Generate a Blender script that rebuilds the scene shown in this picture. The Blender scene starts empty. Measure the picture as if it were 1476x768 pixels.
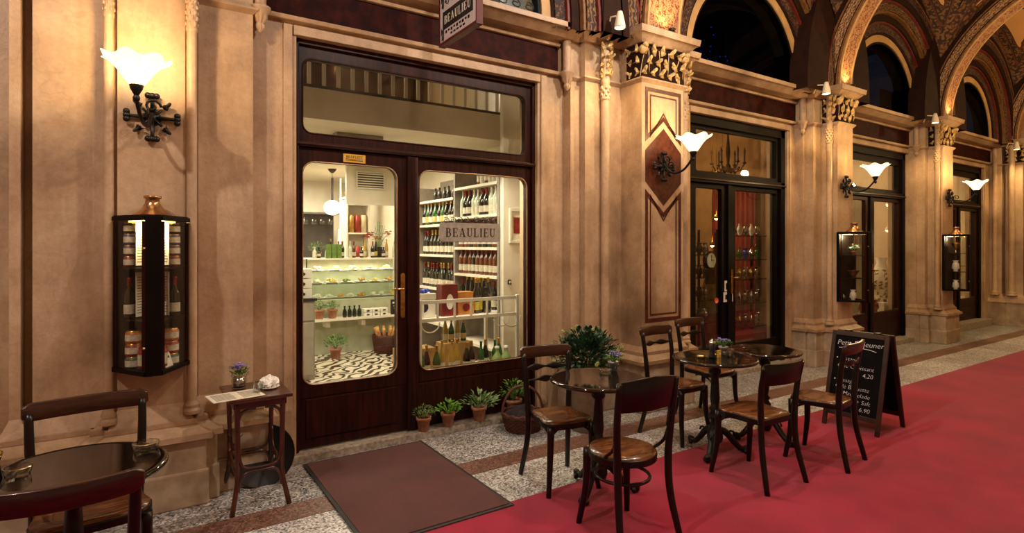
import bpy, math, random
from mathutils import Vector, Matrix
PI = math.pi
random.seed(7)
SC = bpy.context.scene
COL = SC.collection

# ------------------------------------------------------------------ camera
cam_d = bpy.data.cameras.new('camera'); cam = bpy.data.objects.new('camera', cam_d); COL.objects.link(cam)
cam.location = (0, -4.35, 1.6)
cam.rotation_euler = (math.radians(90), 0, -math.atan2(.549, .836))
cam_d.sensor_width = 36; cam_d.lens = 822 / 1476 * 36
cam_d.shift_y = -31 / 1476; cam_d.clip_start = .05
SC.camera = cam
# ------------------------------------------------------------------ world and exposure
W = bpy.data.worlds.new('world'); SC.world = W; W.use_nodes = True
bg = W.node_tree.nodes['Background']; bg.inputs[0].default_value = (.10, .12, .2, 1); bg.inputs[1].default_value = .3
SC.view_settings.view_transform = 'Standard'; SC.view_settings.look = 'None'
SC.view_settings.gamma = 1; SC.view_settings.use_curve_mapping = False
SC.view_settings.exposure = -.08
WARM = (1.0, .65, .28); PEACH = (1.0, .74, .54); PALE = (1.0, .84, .72); NEUT = (1.0, .88, .70)
def light(name, kind, loc, power, color, size=.1, rot=(0, 0, 0), spot=None, blend=.5, sy=None):
    d = bpy.data.lights.new(name, kind); d.energy = power; d.color = color
    if kind == 'AREA':
        d.size = size
        if sy: d.shape = 'RECTANGLE'; d.size_y = sy
    else: d.shadow_soft_size = size
    if kind == 'SPOT': d.spot_size = math.radians(spot); d.spot_blend = blend
    o = bpy.data.objects.new(name, d); COL.objects.link(o); o.location = loc; o.rotation_euler = rot
    return o
# added unseen lamps under the vault (power of each), the shop ceilings
ADDED_LAMPS = [(2.1, 140, PALE), (6.4, 125, (1, .68, .33)), (9.8, 72, WARM), (13.0, 110, WARM), (-1.6, 265, PALE)]
for x, p, c_ in ADDED_LAMPS:
    light('lantern_light', 'POINT', (x, -2.6, 4.28), p * 1.12, c_, .06)
light('lantern_light', 'POINT', (3.9, -2.0, 4.28), 170, PALE, .05)  # further added lamp, out of view, for shadows straight below the tables
for x, y, p in [(1.0, 2.6, 50), (2.3, 2.2, 65), (2.3, 5.0, 75), (.8, 5.0, 30)]:
    light('shop_ceiling_light', 'AREA', (x, y, 2.7), p, NEUT, .9)
light('window_display_light', 'AREA', (2.5, .42, 2.33), 30, NEUT, .9, sy=.12)  # added lamp under the transom bar, brightens the window display
light('transom_light', 'AREA', (2.1, .3, 4.3), 150, (1, .95, .88), 1.5, sy=.2, rot=(math.radians(35), 0, 0))  # added fill without a fixture, brightens the beam and balusters
light('mezzanine_light', 'POINT', (2.0, 2.4, 3.7), 14, WARM, .15)
for x, p, c_ in [(6.6, 85, (1, .68, .38)), (10.2, 105, (1, .74, .46)), (13.6, 105, (1, .78, .48))]:
    light('shop_light', 'POINT', (x, 1.9, 2.55), p, c_, .15)

# ------------------------------------------------------------------ materials
def lin(c):
    if isinstance(c, str): c = [int(c[i:i+2], 16) / 255 for i in (0, 2, 4)]
    return tuple(((v + .055) / 1.055) ** 2.4 if v > .04045 else v / 12.92 for v in c) + (1,)
MATS = {}
class NT:
    def __init__(s, m): s.t = m.node_tree; s.n = s.t.nodes; s.l = s.t.links
    def new(s, k, **kw):
        o = s.n.new(k)
        for a, b in kw.items(): setattr(o, a, b)
        return o
    def link(s, a, b): s.l.new(a, b)
    def ramp(s, fac, stops, interp='LINEAR'):
        r = s.new('ShaderNodeValToRGB'); r.color_ramp.interpolation = interp
        e = r.color_ramp.elements
        while len(e) < len(stops): e.new(.5)
        for i, (p, c) in enumerate(stops): e[i].position = p; e[i].color = c if len(c) == 4 else tuple(c) + (1,)
        s.link(fac, r.inputs[0]); return r
    def mix(s, f, a, b, mode='MIX'):
        m = s.new('ShaderNodeMix', data_type='RGBA', blend_type=mode)
        for v, i in ((f, 0), (a, 6), (b, 7)):
            if hasattr(v, 'is_output') or hasattr(v, 'links'): s.link(v, m.inputs[i])
            else: m.inputs[i].default_value = v
        return m.outputs[2]
    def noise(s, vec, scale, detail=4, rough=.6):
        n = s.new('ShaderNodeTexNoise'); n.inputs['Scale'].default_value = scale
        n.inputs['Detail'].default_value = detail; n.inputs['Roughness'].default_value = rough
        if vec: s.link(vec, n.inputs['Vector'])
        return n.outputs['Fac']
    def mapping(s, vec, scale=(1, 1, 1), rot=(0, 0, 0)):
        m = s.new('ShaderNodeMapping'); m.inputs['Scale'].default_value = scale; m.inputs['Rotation'].default_value = rot
        s.link(vec, m.inputs['Vector']); return m.outputs[0]
def base(name, rough=.5, metal=0):
    m = bpy.data.materials.new(name); m.use_nodes = True; t = NT(m)
    b = t.n['Principled BSDF']; b.inputs['Roughness'].default_value = rough; b.inputs['Metallic'].default_value = metal
    co = t.new('ShaderNodeTexCoord'); return m, t, b, co
def mat(name, c1, c2=None, rough=.5, metal=0, scale=8, stretch=(1, 1, 1), bump=0, coat=0, lo=.35, hi=.65, spec=.5):
    if name in MATS: return MATS[name]
    m, t, b, co = base(name, rough, metal); MATS[name] = m
    c2 = c2 or c1
    v = t.mapping(co.outputs['Object'], stretch)
    n = t.noise(v, scale)
    r = t.ramp(n, [(lo, lin(c1)), (hi, lin(c2))]); t.link(r.outputs[0], b.inputs['Base Color'])
    b.inputs['Coat Weight'].default_value = coat; b.inputs['Coat Roughness'].default_value = .08
    b.inputs['Specular IOR Level'].default_value = spec
    if bump:
        bp = t.new('ShaderNodeBump'); bp.inputs['Strength'].default_value = bump; bp.inputs['Distance'].default_value = .01
        t.link(n, bp.inputs['Height']); t.link(bp.outputs[0], b.inputs['Normal'])
    return m
def emit(name, col, strength, base_c=None):
    if name in MATS: return MATS[name]
    m, t, b, co = base(name, .4); MATS[name] = m
    b.inputs['Base Color'].default_value = lin(base_c or col)
    b.inputs['Emission Color'].default_value = lin(col); b.inputs['Emission Strength'].default_value = strength
    return m
def glass(name, tint='ffffff', refl=1.0, trans=1.0):
    if name in MATS: return MATS[name]
    m, t, b, co = base(name); MATS[name] = m
    t.n.remove(b); out = t.n['Material Output']
    tr = t.new('ShaderNodeBsdfTransparent'); tr.inputs[0].default_value = lin(tint)
    gl = t.new('ShaderNodeBsdfGlossy'); gl.inputs['Roughness'].default_value = .02
    fr = t.new('ShaderNodeFresnel'); ge = t.new('ShaderNodeNewGeometry'); ma = t.new('ShaderNodeMath', operation='MULTIPLY_ADD'); ma.inputs[1].default_value = 1 / 1.5 - 1.5; ma.inputs[2].default_value = 1.5; t.link(ge.outputs['Backfacing'], ma.inputs[0]); t.link(ma.outputs[0], fr.inputs[0])
    mu = t.new('ShaderNodeMath', operation='MULTIPLY'); mu.inputs[1].default_value = refl; t.link(fr.outputs[0], mu.inputs[0])
    mx = t.new('ShaderNodeMixShader'); t.link(mu.outputs[0], mx.inputs[0]); t.link(tr.outputs[0], mx.inputs[1]); t.link(gl.outputs[0], mx.inputs[2])
    t.link(mx.outputs[0], out.inputs[0]); return m

def stone_mat():
    m, t, b, co = base('stone', .62)
    P = co.outputs['Object']
    n1 = t.noise(P, 1.3, 6, .62); n2 = t.noise(t.mapping(P, (3, 3, .6)), 1.6, 5, .65); n3 = t.noise(P, 26, 5, .7)
    r = t.ramp(n1, [(.3, lin('846a50')), (.47, lin('b49674')), (.7, lin('d0b594'))])
    r2 = t.ramp(n2, [(.3, lin('8e7a64')), (.55, lin('ffffff'))])
    c = t.mix(.38, r.outputs[0], r2.outputs[0], 'MULTIPLY')
    r3 = t.ramp(n3, [(.3, (.72, .70, .68, 1)), (.6, (1, 1, 1, 1))]); c = t.mix(.5, c, r3.outputs[0], 'MULTIPLY')
    # hairline cracks
    vo = t.new('ShaderNodeTexVoronoi', feature='DISTANCE_TO_EDGE'); vo.inputs['Scale'].default_value = 1.7
    wv = t.new('ShaderNodeVectorMath', operation='ADD'); nn = t.new('ShaderNodeTexNoise'); nn.inputs['Scale'].default_value = 2.5
    t.link(P, nn.inputs['Vector']); t.link(P, wv.inputs[0]); t.link(nn.outputs['Color'], wv.inputs[1]); t.link(wv.outputs[0], vo.inputs['Vector'])
    r4 = t.ramp(vo.outputs['Distance'], [(0, (.45, .4, .35, 1)), (.012, (1, 1, 1, 1))]); c = t.mix(.16, c, r4.outputs[0], 'MULTIPLY')
    t.link(c, b.inputs['Base Color'])
    bp = t.new('ShaderNodeBump'); bp.inputs['Strength'].default_value = .35; bp.inputs['Distance'].default_value = .01
    t.link(n3, bp.inputs['Height']); t.link(bp.outputs[0], b.inputs['Normal'])
    rr = t.ramp(n1, [(.3, (.35,) * 3), (.7, (.6,) * 3)]); t.link(rr.outputs[0], b.inputs['Roughness'])
    return m
STONE = stone_mat()
PLINTH = mat('plinth_stone', '947e66', 'b8a488', .7, scale=5, bump=.5)
SLAB = mat('step_stone', '7d7468', 'b3a794', .6, scale=30, bump=.3)
def terrazzo(name, cols, rough=.35, sc=95):
    m, t, b, co = base(name, rough); P = co.outputs['Object']
    vo = t.new('ShaderNodeTexVoronoi'); vo.inputs['Scale'].default_value = sc; t.link(P, vo.inputs['Vector'])
    sp = t.new('ShaderNodeSeparateColor'); t.link(vo.outputs['Color'], sp.inputs[0])
    k = len(cols); r = t.ramp(sp.outputs[0], [(i / k, lin(c)) for i, c in enumerate(cols)], 'CONSTANT')
    n = t.noise(P, 2.2, 5, .6); r2 = t.ramp(n, [(.32, (.62, .58, .55, 1)), (.62, (1, 1, 1, 1))])
    c = t.mix(.8, r.outputs[0], r2.outputs[0], 'MULTIPLY'); t.link(c, b.inputs['Base Color'])
    return m
TER_G = terrazzo('terrazzo_grey', ['757473', '908f8e', 'bcbab8', '444342', '9d9b99', 'd8d6d4'])
TER_R = terrazzo('terrazzo_red', ['6e4c40', '84604f', '583c32', '9a7868', '664c42', '86645a'])
TER_W = terrazzo('terrazzo_white', ['d4d2d0', 'b4b4b4', 'eeecea', '5c5b5a', 'cac8c5', '8f8d8b'])
def carpet_mat(name, c1, c2, dirt):
    m, t, b, co = base(name, .95); P = co.outputs['Object']
    n = t.noise(P, 240, 2, .8); n2 = t.noise(P, 1.6, 6, .7)
    r = t.ramp(n, [(.3, lin(c1)), (.7, lin(c2))]); r2 = t.ramp(n2, [(.35, lin(dirt)), (.62, (1, 1, 1, 1))])
    c = t.mix(.5, r.outputs[0], r2.outputs[0], 'MULTIPLY'); t.link(c, b.inputs['Base Color'])
    b.inputs['Sheen Weight'].default_value = .25; b.inputs['Specular IOR Level'].default_value = .1
    bp = t.new('ShaderNodeBump'); bp.inputs['Strength'].default_value = .5; bp.inputs['Distance'].default_value = .004
    t.link(n, bp.inputs['Height']); t.link(bp.outputs[0], b.inputs['Normal']); return m
CARPET = carpet_mat('red_carpet', '900a2e', 'b01842', 'a89098')
DOORMAT = carpet_mat('maroon_mat', '4c2626', '663636', '8a7878')
MATEDGE = mat('mat_rubber', '24211f', rough=.7)
MARBLE = mat('red_marble', '200806', '40130c', .6, scale=9, lo=.4, hi=.75, spec=.08)
INLAY = mat('inlay_marble', '36150c', '5c2a1a', .35, scale=25)
DWOOD = mat('door_wood', '190703', '34130a', .4, scale=5, stretch=(6, 6, .5), spec=.18)
BWOOD = mat('black_wood', '070302', '0f0705', .5, scale=5, spec=.12)
CWOOD = mat('chair_wood', '080403', '130805', .34, scale=14, stretch=(3, 3, 1), coat=.12, spec=.35)
RWOOD = mat('rail_wood', '1e0b05', '3c190c', .28, scale=10, stretch=(1, 8, 8), coat=.25)
SWOOD = mat('seat_wood', '3a1c0c', '84502a', .26, scale=3.5, stretch=(1.5, 14, 1), coat=.3)
LACQ = mat('black_lacquer', '0b0706', '190d0a', .08, scale=5, coat=.6)
IRON = mat('black_iron', '0c0b0a', '1d1a17', .42, .3, scale=30, bump=.2)
BRONZE = mat('dark_bronze', '1a1410', '4a3a28', .35, .7, scale=40)
BRASS = mat('brass', 'a8823a', 'd9b565', .25, 1, scale=20)
COPPER = mat('copper_cap', '8c6440', 'c79a6c', .25, .9, scale=10)
TERRA = mat('terracotta', '9a5c3e', 'c48a66', .8, scale=12, bump=.2)
WICKER = mat('wicker', '3d1a0c', '6b3218', .5, scale=60, stretch=(1, 1, 6), bump=1.0)
CREAM = mat('cream_paint', 'd9ceb8', 'e8dfcc', .5, scale=3)
GREYP = mat('grey_paint', '8f887c', '9d968a', .5, scale=3)
WHITEP = mat('white_paint', 'e8e2d6', rough=.5)
CEILW = mat('shop_ceiling', 'd8cbb0', 'e2d6bc', .7, scale=2)
WHITE = mat('white_cloth', 'efeeea', 'ffffff', .8, scale=30)
PAPER = mat('paper', 'd8d2bd', 'ece6d4', .8, scale=30)
SOIL = mat('soil', '20140c', '38261a', .9, scale=50)
LEAF = mat('leaf_green', '2f5a1c', '6d9a3a', .45, scale=35)
LEAFD = mat('leaf_dark', '14321a', '34583a', .35, scale=35)
LEAFY = mat('flower_yellowgreen', '8f9a48', 'c2c27a', .6, scale=60)
VIOLET = mat('violet_petals', '6a54b8', 'a08ce0', .6, scale=60)
REDFL = mat('red_petals', '8a1212', 'cc3322', .6, scale=60)
GLASS = glass('pane_glass', 'f4f6f2', 1.0)
CLEAR = glass('clear_glass', 'f2f6f5', 2.0)
DARKGL = glass('dark_pane', '5a6066', .12)
GB = mat('bottle_dark', '0a0f08', '141a0e', .08, scale=3, coat=.6)
GG = mat('bottle_green', '16401a', '2f6a2a', .08, scale=3, coat=.6)
GY = mat('bottle_gold', '9a7a26', 'd0b050', .1, scale=3, coat=.6)
GBR = mat('bottle_amber', '4a1e0c', '7a3c18', .1, scale=3, coat=.6)
GW = mat('bottle_pale', 'b8bfa0', 'd6dac4', .12, scale=3, coat=.6)
LAB = mat('bottle_label', 'b5ab94', 'dbd2bc', .7, scale=50)
FOIL = mat('gold_foil', 'a8782a', 'e0b860', .3, .8, scale=30)
FOILR = mat('red_foil', '6a1210', 'a02420', .3, .5, scale=30)
BLACK = mat('matt_black', '0a0a0a', rough=.6)

# ------------------------------------------------------------------ mesh helper
class MB:
    def __init__(s): s.v = []; s.f = []; s.m = []; s.s = []; s.uv = None; s.uvs = {}
    def add(s, vs, fs, mi=0, smooth=False):
        b = len(s.v); s.v += [tuple(p) for p in vs]
        for f in fs: s.f.append([b + i for i in f]); s.m.append(mi); s.s.append(smooth)
        return s
    def box(s, x0, x1, y0, y1, z0, z1, mi=0):
        return s.add([(x, y, z) for z in (z0, z1) for y in (y0, y1) for x in (x0, x1)],
                     [(0, 2, 3, 1), (4, 5, 7, 6), (0, 1, 5, 4), (2, 6, 7, 3), (0, 4, 6, 2), (1, 3, 7, 5)], mi)
    def obox(s, c, size, mtx, mi=0):
        a, b, d = [q / 2 for q in size]; c = Vector(c)
        return s.add([c + mtx @ Vector((x * a, y * b, z * d)) for z in (-1, 1) for y in (-1, 1) for x in (-1, 1)],
                     [(0, 2, 3, 1), (4, 5, 7, 6), (0, 1, 5, 4), (2, 6, 7, 3), (0, 4, 6, 2), (1, 3, 7, 5)], mi)
    def slab(s, x0, x1, yf, yb, z0, z1, o0, o1, mi=0):   # pier block whose outline grows from o0 to o1
        vs = []
        for z, o in ((z0, o0), (z1, o1)): vs += [(x0 - o, yf - o, z), (x1 + o, yf - o, z), (x1 + o, yb, z), (x0 - o, yb, z)]
        return s.add(vs, [(0, 3, 2, 1), (4, 5, 6, 7), (0, 1, 5, 4), (1, 2, 6, 5), (2, 3, 7, 6), (3, 0, 4, 7)], mi)
    def lathe(s, prof, c=(0, 0, 0), n=20, mi=0, mtx=None, wave=None, mis=None, smooth=True):
        c = Vector(c); vs = []; fs = []; k = len(prof)
        for j in range(n):
            a = 2 * PI * j / n
            for i, (r, z) in enumerate(prof):
                if wave: r, z = wave(r, z, a)
                p = Vector((r * math.cos(a), r * math.sin(a), z)); vs.append(c + (mtx @ p if mtx else p))
        for i in range(k - 1):
            b = [(j * k + i, ((j + 1) % n) * k + i, ((j + 1) % n) * k + i + 1, j * k + i + 1) for j in range(n)]
            if mis: s.add([], [], 0)
            fs.append(b)
        off = len(s.v); s.v += [tuple(p) for p in vs]
        for i, b in enumerate(fs):
            for f in b: s.f.append([off + q for q in f]); s.m.append(mis[i] if mis else mi); s.s.append(smooth)
        return s
    def cyl(s, p0, p1, r0, r1=None, n=12, mi=0, caps=True): return s.tube([p0, p1], [r0, r0 if r1 is None else r1], n, mi, caps)
    def tube(s, pts, r, n=10, mi=0, caps=True, closed=False, flat=1.0, up=None):
        pts = [Vector(p) for p in pts]; k = len(pts)
        if not hasattr(r, '__len__'): r = [r] * k
        vs = []; nrm = None
        for i, p in enumerate(pts):
            if closed: t = (pts[(i + 1) % k] - pts[i - 1])
            else: t = pts[min(i + 1, k - 1)] - pts[max(i - 1, 0)]
            t.normalize()
            if nrm is None:
                nrm = Vector(up) if up else (Vector((0, 0, 1)) if abs(t.z) < .9 else Vector((1, 0, 0)))
            nrm = (nrm - t * nrm.dot(t)).normalized(); bn = t.cross(nrm)
            for j in range(n):
                a = 2 * PI * j / n; vs.append(p + (nrm * math.cos(a) + bn * math.sin(a) * flat) * r[i])
        fs = []
        for i in range(k if closed else k - 1):
            i2 = (i + 1) % k
            for j in range(n): fs.append((i * n + j, i * n + (j + 1) % n, i2 * n + (j + 1) % n, i2 * n + j))
        s.add(vs, fs, mi, True)
        if caps and not closed: 
            b = len(s.v) - len(vs)
            for fc in ([b + j for j in range(n)][::-1], [b + (k - 1) * n + j for j in range(n)]): s.f.append(fc); s.m.append(mi); s.s.append(False)
        return s
    def ball(s, c, r, mi=0, n=10, sz=1.0, mtx=None):
        prof = [(r * math.sin(PI * i / (n // 2 + 1)), -r * sz * math.cos(PI * i / (n // 2 + 1))) for i in range(n // 2 + 2)]
        prof[0] = (.0001, prof[0][1]); prof[-1] = (.0001, prof[-1][1]); return s.lathe(prof, c, n, mi, mtx)
    def prism(s, poly, z0, z1, mi=0, mtx=None, c=(0, 0, 0)):   # polygon extruded along local z
        k = len(poly); c = Vector(c)
        T = (lambda p: c + (mtx @ Vector(p) if mtx else Vector(p)))
        vs = [T((x, y, z0)) for x, y in poly] + [T((x, y, z1)) for x, y in poly]
        fs = [list(range(k))[::-1], list(range(k, 2 * k))] + [(i, (i + 1) % k, (i + 1) % k + k, i + k) for i in range(k)]
        return s.add(vs, fs, mi)
    def arch(s, cx, zc, rx0, rz0, rx1, rz1, y0, y1, n=40, mi=0, a0=0, a1=PI, foot=0):
        # elliptical arch ring between two outlines, extruded in y; front y0, back y1. foot: how far both legs drop
        A = []
        for i in range(n + 1):
            a = a0 + (a1 - a0) * i / n; A.append((math.cos(a), math.sin(a)))
        inn = [(cx + rx0 * c_, zc + rz0 * s_) for c_, s_ in A]; out = [(cx + rx1 * c_, zc + rz1 * s_) for c_, s_ in A]
        if foot: inn = [(inn[0][0], zc - foot)] + inn + [(inn[-1][0], zc - foot)]; out = [(out[0][0], zc - foot)] + out + [(out[-1][0], zc - foot)]
        L = [0]
        for i in range(1, len(inn)): L.append(L[-1] + math.dist(out[i], out[i - 1]))
        w = max(rx1 - rx0, .01); b = len(s.v); k = len(inn)
        for y in (y0, y1):
            for p in inn: s.v.append((p[0], y, p[1]))
            for p in out: s.v.append((p[0], y, p[1]))
        def q(f, uv):
            s.f.append([b + i for i in f]); s.m.append(mi); s.s.append(False); s.uvs[len(s.f) - 1] = uv
        for i in range(k - 1):
            q((i, i + 1, k + i + 1, k + i), [(L[i], 0), (L[i + 1], 0), (L[i + 1], w), (L[i], w)])
            q((2 * k + i, i + 2 * k + 1, i + 1, i)[::1], [(L[i], 0), (L[i + 1], 0), (L[i + 1], y1 - y0), (L[i], y1 - y0)])
            q((k + i, k + i + 1, 3 * k + i + 1, 3 * k + i), [(L[i], 0), (L[i + 1], 0), (L[i + 1], y1 - y0), (L[i], y1 - y0)])
            q((3 * k + i, 3 * k + i + 1, 2 * k + i + 1, 2 * k + i), [(L[i], 0), (L[i + 1], 0), (L[i + 1], w), (L[i], w)])
        return s
    def build(s, name, mats, parent=None, bevel=0, loc=None, rz=0):
        me = bpy.data.meshes.new(name); me.from_pydata(s.v, [], s.f)
        if not isinstance(mats, (list, tuple)): mats = [mats]
        for m in mats: me.materials.append(m)
        me.polygons.foreach_set('material_index', s.m); me.polygons.foreach_set('use_smooth', s.s)
        if s.uvs:
            ul = me.uv_layers.new(name='uv')
            for fi, uv in s.uvs.items():
                for k, li in enumerate(me.polygons[fi].loop_indices): ul.data[li].uv = uv[k]
        me.update()
        o = bpy.data.objects.new(name, me); COL.objects.link(o)
        if parent: o.parent = parent
        if loc: o.location = loc
        if rz: o.rotation_euler.z = rz
        if bevel:
            b = o.modifiers.new('bevel', 'BEVEL'); b.width = bevel; b.segments = 2; b.limit_method = 'ANGLE'; b.angle_limit = .7
        return o
def smooth_path(pts, k=6):
    P = [Vector(p) for p in pts]; P = [P[0] * 2 - P[1]] + P + [P[-1] * 2 - P[-2]]; out = []
    for i in range(1, len(P) - 2):
        for j in range(k):
            t = j / k; a, b, c, d = P[i - 1:i + 3]
            out.append(.5 * ((2 * b) + (-a + c) * t + (2 * a - 5 * b + 4 * c - d) * t * t + (-a + 3 * b - 3 * c + d) * t ** 3))
    out.append(P[-2]); return out
def lerpr(rs, n):
    return [rs[min(int(i * (len(rs) - 1) / (n - 1)), len(rs) - 2)] * (1 - (i * (len(rs) - 1) / (n - 1) - min(int(i * (len(rs) - 1) / (n - 1)), len(rs) - 2))) + rs[min(int(i * (len(rs) - 1) / (n - 1)), len(rs) - 2) + 1] * (i * (len(rs) - 1) / (n - 1) - min(int(i * (len(rs) - 1) / (n - 1)), len(rs) - 2)) for i in range(n)]
def st(o, parent=None):
    if parent: o.parent = parent
    else: o['kind'] = 'structure'
    return o
def tag(o, label, cat, group=None):
    o['label'] = label; o['category'] = cat
    if group: o['group'] = group
    return o
def thing(name, label, cat, loc=(0, 0, 0), rz=0, group=None, kind=None):
    o = bpy.data.objects.new(name, None); COL.objects.link(o); o.empty_display_size = .1
    o.location = loc; o.rotation_euler = (0, 0, rz)
    if kind: o['kind'] = kind
    else: tag(o, label, cat, group)
    return o
def dup(r, loc, rz=0, label=None, group=None, scale=None):
    o = r.copy(); COL.objects.link(o); o.location = loc; o.rotation_euler = (0, 0, rz)
    if label: o['label'] = label
    if group: o['group'] = group
    if scale: o.scale = scale
    for ch in list(r.children):
        c = ch.copy(); COL.objects.link(c); c.parent = o
        for g in list(ch.children):
            d = g.copy(); COL.objects.link(d); d.parent = c
    return o
def text_mesh(txt, size, name, m, parent=None, mtx=None, shear=0, bold=0, ext=.0008, align='CENTER'):
    cu = bpy.data.curves.new('t', 'FONT'); cu.body = txt; cu.size = size; cu.align_x = align; cu.align_y = 'CENTER'
    cu.shear = shear; cu.offset = bold; cu.extrude = ext; cu.resolution_u = 3
    o = bpy.data.objects.new('t', cu); COL.objects.link(o)
    bpy.context.view_layer.update()
    me = bpy.data.meshes.new_from_object(o); bpy.data.objects.remove(o); bpy.data.curves.remove(cu)
    if mtx: me.transform(mtx)
    me.materials.clear(); me.materials.append(m)
    r = bpy.data.objects.new(name, me); COL.objects.link(r)
    if parent: r.parent = parent
    return r
# roman capitals with serifs, in a 1 x .8 box, as polygons
def serif_word(word, h, gap=.16):
    T, t, sr = .17, .06, .07
    def R(x0, x1, y0, y1): return [(x0, y0), (x1, y0), (x1, y1), (x0, y1)]
    def stem(x, w=T): return [R(x, x + w, 0, 1), R(x - sr, x + w + sr, 0, t), R(x - sr, x + w + sr, 1 - t, 1)]
    def bowl(x, y0, y1, rx):
        c, ry = (y0 + y1) / 2, (y1 - y0) / 2; out = []
        n = 8
        for i in range(n):
            a, b = -PI / 2 + PI * i / n, -PI / 2 + PI * (i + 1) / n
            out.append([(x + rx * math.cos(a), c + ry * math.sin(a)), (x + rx * math.cos(b), c + ry * math.sin(b)),
                        (x + (rx - T) * math.cos(b), c + (ry - t) * math.sin(b)), (x + (rx - T) * math.cos(a), c + (ry - t) * math.sin(a))])
        return out
    G = {}
    G['B'] = (stem(.08) + [R(.2, .32, 1 - t, 1), R(.2, .32, 0, t), R(.2, .32, .5, .5 + t)] + bowl(.32, .5, 1, .3) + bowl(.32, 0, .5 + t, .36), .7)
    G['E'] = (stem(.08) + [R(.2, .62, 1 - t, 1), R(.2, .64, 0, t), R(.2, .48, .48, .48 + t), R(.58, .64, 0, .25), R(.56, .62, .78, 1), R(.44, .49, .38, .62)], .68)
    G['A'] = ([[(.06, 0), (.13, 0), (.42, 1), (.36, 1)], [(.58, 0), (.77, 0), (.48, 1), (.34, 1)], R(.2, .6, .3, .3 + t), R(-.02, .22, 0, t), R(.5, .86, 0, t)], .84)
    G['L'] = (stem(.08) + [R(.2, .62, 0, t), R(.56, .62, 0, .28)], .66)
    G['I'] = (stem(.08), .33)
    u = [R(.08, .08 + T, .3, 1), R(.0, .33, 1 - t, 1), R(.58, .64, .3, 1), R(.5, .72, 1 - t, 1)]
    for i in range(8):
        a, b = PI + PI * i / 8, PI + PI * (i + 1) / 8
        u.append([(.36 + .28 * math.cos(a), .3 + .3 * math.sin(a)), (.36 + .28 * math.cos(b), .3 + .3 * math.sin(b)),
                  (.36 + (.22 if b > 1.5 * PI else .12) * math.cos(b), .3 + .22 * math.sin(b)), (.36 + (.22 if a > 1.5 * PI else .12) * math.cos(a), .3 + .22 * math.sin(a))])
    G['U'] = (u, .74)
    x = 0; out = []
    for ch in word:
        ps, w = G[ch]
        for p in ps: out.append([((x + a) * h, b * h) for a, b in p])
        x += w + gap
    return out, (x - gap) * h
def word_mb(mb, word, width, c, mtx, depth=.0012, mi=0):
    ps, w = serif_word(word, 1); k = width / w
    for p in ps: mb.prism([((a - w / 2) * k, (b - .5) * k) for a, b in p], 0, depth, mi, mtx, c)
    return k
# ------------------------------------------------------------------ painted decoration materials
def deco(name, bg, fg, scale=14, th=.5, kind='leaf', fg2=None, rough=.75):
    if name in MATS: return MATS[name]
    m, t, b, co = base(name, rough); MATS[name] = m
    V = co.outputs['UV'] if kind != 'obj' else co.outputs['Object']
    if kind == 'scroll':
        w = t.new('ShaderNodeTexWave', wave_type='RINGS'); w.inputs['Scale'].default_value = scale * .35; w.inputs['Distortion'].default_value = 9; w.inputs['Detail'].default_value = 1.5; w.inputs['Detail Scale'].default_value = scale * .12
        t.link(V, w.inputs['Vector']); f = w.outputs['Fac']
    else:
        w = t.new('ShaderNodeTexVoronoi', feature='SMOOTH_F1'); w.inputs['Scale'].default_value = scale; w.inputs['Smoothness'].default_value = .1
        n = t.new('ShaderNodeTexNoise'); n.inputs['Scale'].default_value = scale * .9; t.link(V, n.inputs['Vector'])
        a = t.mix(.12, V, n.outputs['Color'], 'ADD'); t.link(a, w.inputs['Vector']); f = w.outputs['Distance']
    c = t.ramp(f, [(0, lin(fg)), (th * .7, lin(fg2 or fg)), (th, lin(bg)), (1, lin(bg))], 'CONSTANT').outputs[0]
    n2 = t.noise(V, 30, 4); c = t.mix(.35, c, t.ramp(n2, [(.3, (.4, .4, .4, 1)), (.6, (1, 1, 1, 1))]).outputs[0], 'MULTIPLY')
    t.link(c, b.inputs['Base Color']); return m
D_TAN = mat('arch_tan', 'a98554', 'c09b66', .6, scale=5)
D_BRN = mat('arch_brown', '1c0d07', '2a140a', .75, scale=8, spec=.15)
D_GOLD = mat('arch_gold', '5a3a1a', '805628', .5, scale=20)
D_RED = mat('arch_red', '4e160e', '6b2216', .5, scale=12)
D_LEAF = deco('arch_leaf', '22100a', '66482a', 26, .42, 'leaf', '5c3018')
D_VINE = deco('arch_vine', '2c130a', '74532c', 20, .45, 'scroll')
D_CARVE = deco('arch_carved', '5a3a22', 'a8845c', 24, .5, 'scroll')
D_GREEN = deco('arch_green', '4a4228', 'a08a50', 22, .42, 'leaf', '5e3a20')
D_ORN = deco('rib_ornament', 'a87e52', '54200f', 30, .48, 'leaf', '8e4a28')

# ------------------------------------------------------------------ floor
m = MB().box(-5, 16, -6, 0.3, -.1, 0); FL = st(m.build('floor', TER_W))
st(MB().box(-5, 14.5, -.66, .0, 0, .002).build('trim_1', TER_G))
st(MB().box(-5, 14.5, -.88, -.66, 0, .003).build('trim_2', TER_R))
c = MB().box(-4.9, 14.3, -4.0, -1.385, 0, .008).build('carpet_runner', CARPET)
tag(c, 'long red carpet running down the middle of the arcade', 'carpet')
t = thing('doormat', 'maroon entrance mat with black rubber edge in front of the shop door', 'doormat', (1.463, -.757, 0.008))
MB().box(-.44, .44, -.66, .66, 0, .010).build('pile', DOORMAT, t)
MB().box(-.463, .463, -.685, .685, 0, .006).build('rubber_edge', MATEDGE, t)

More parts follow.
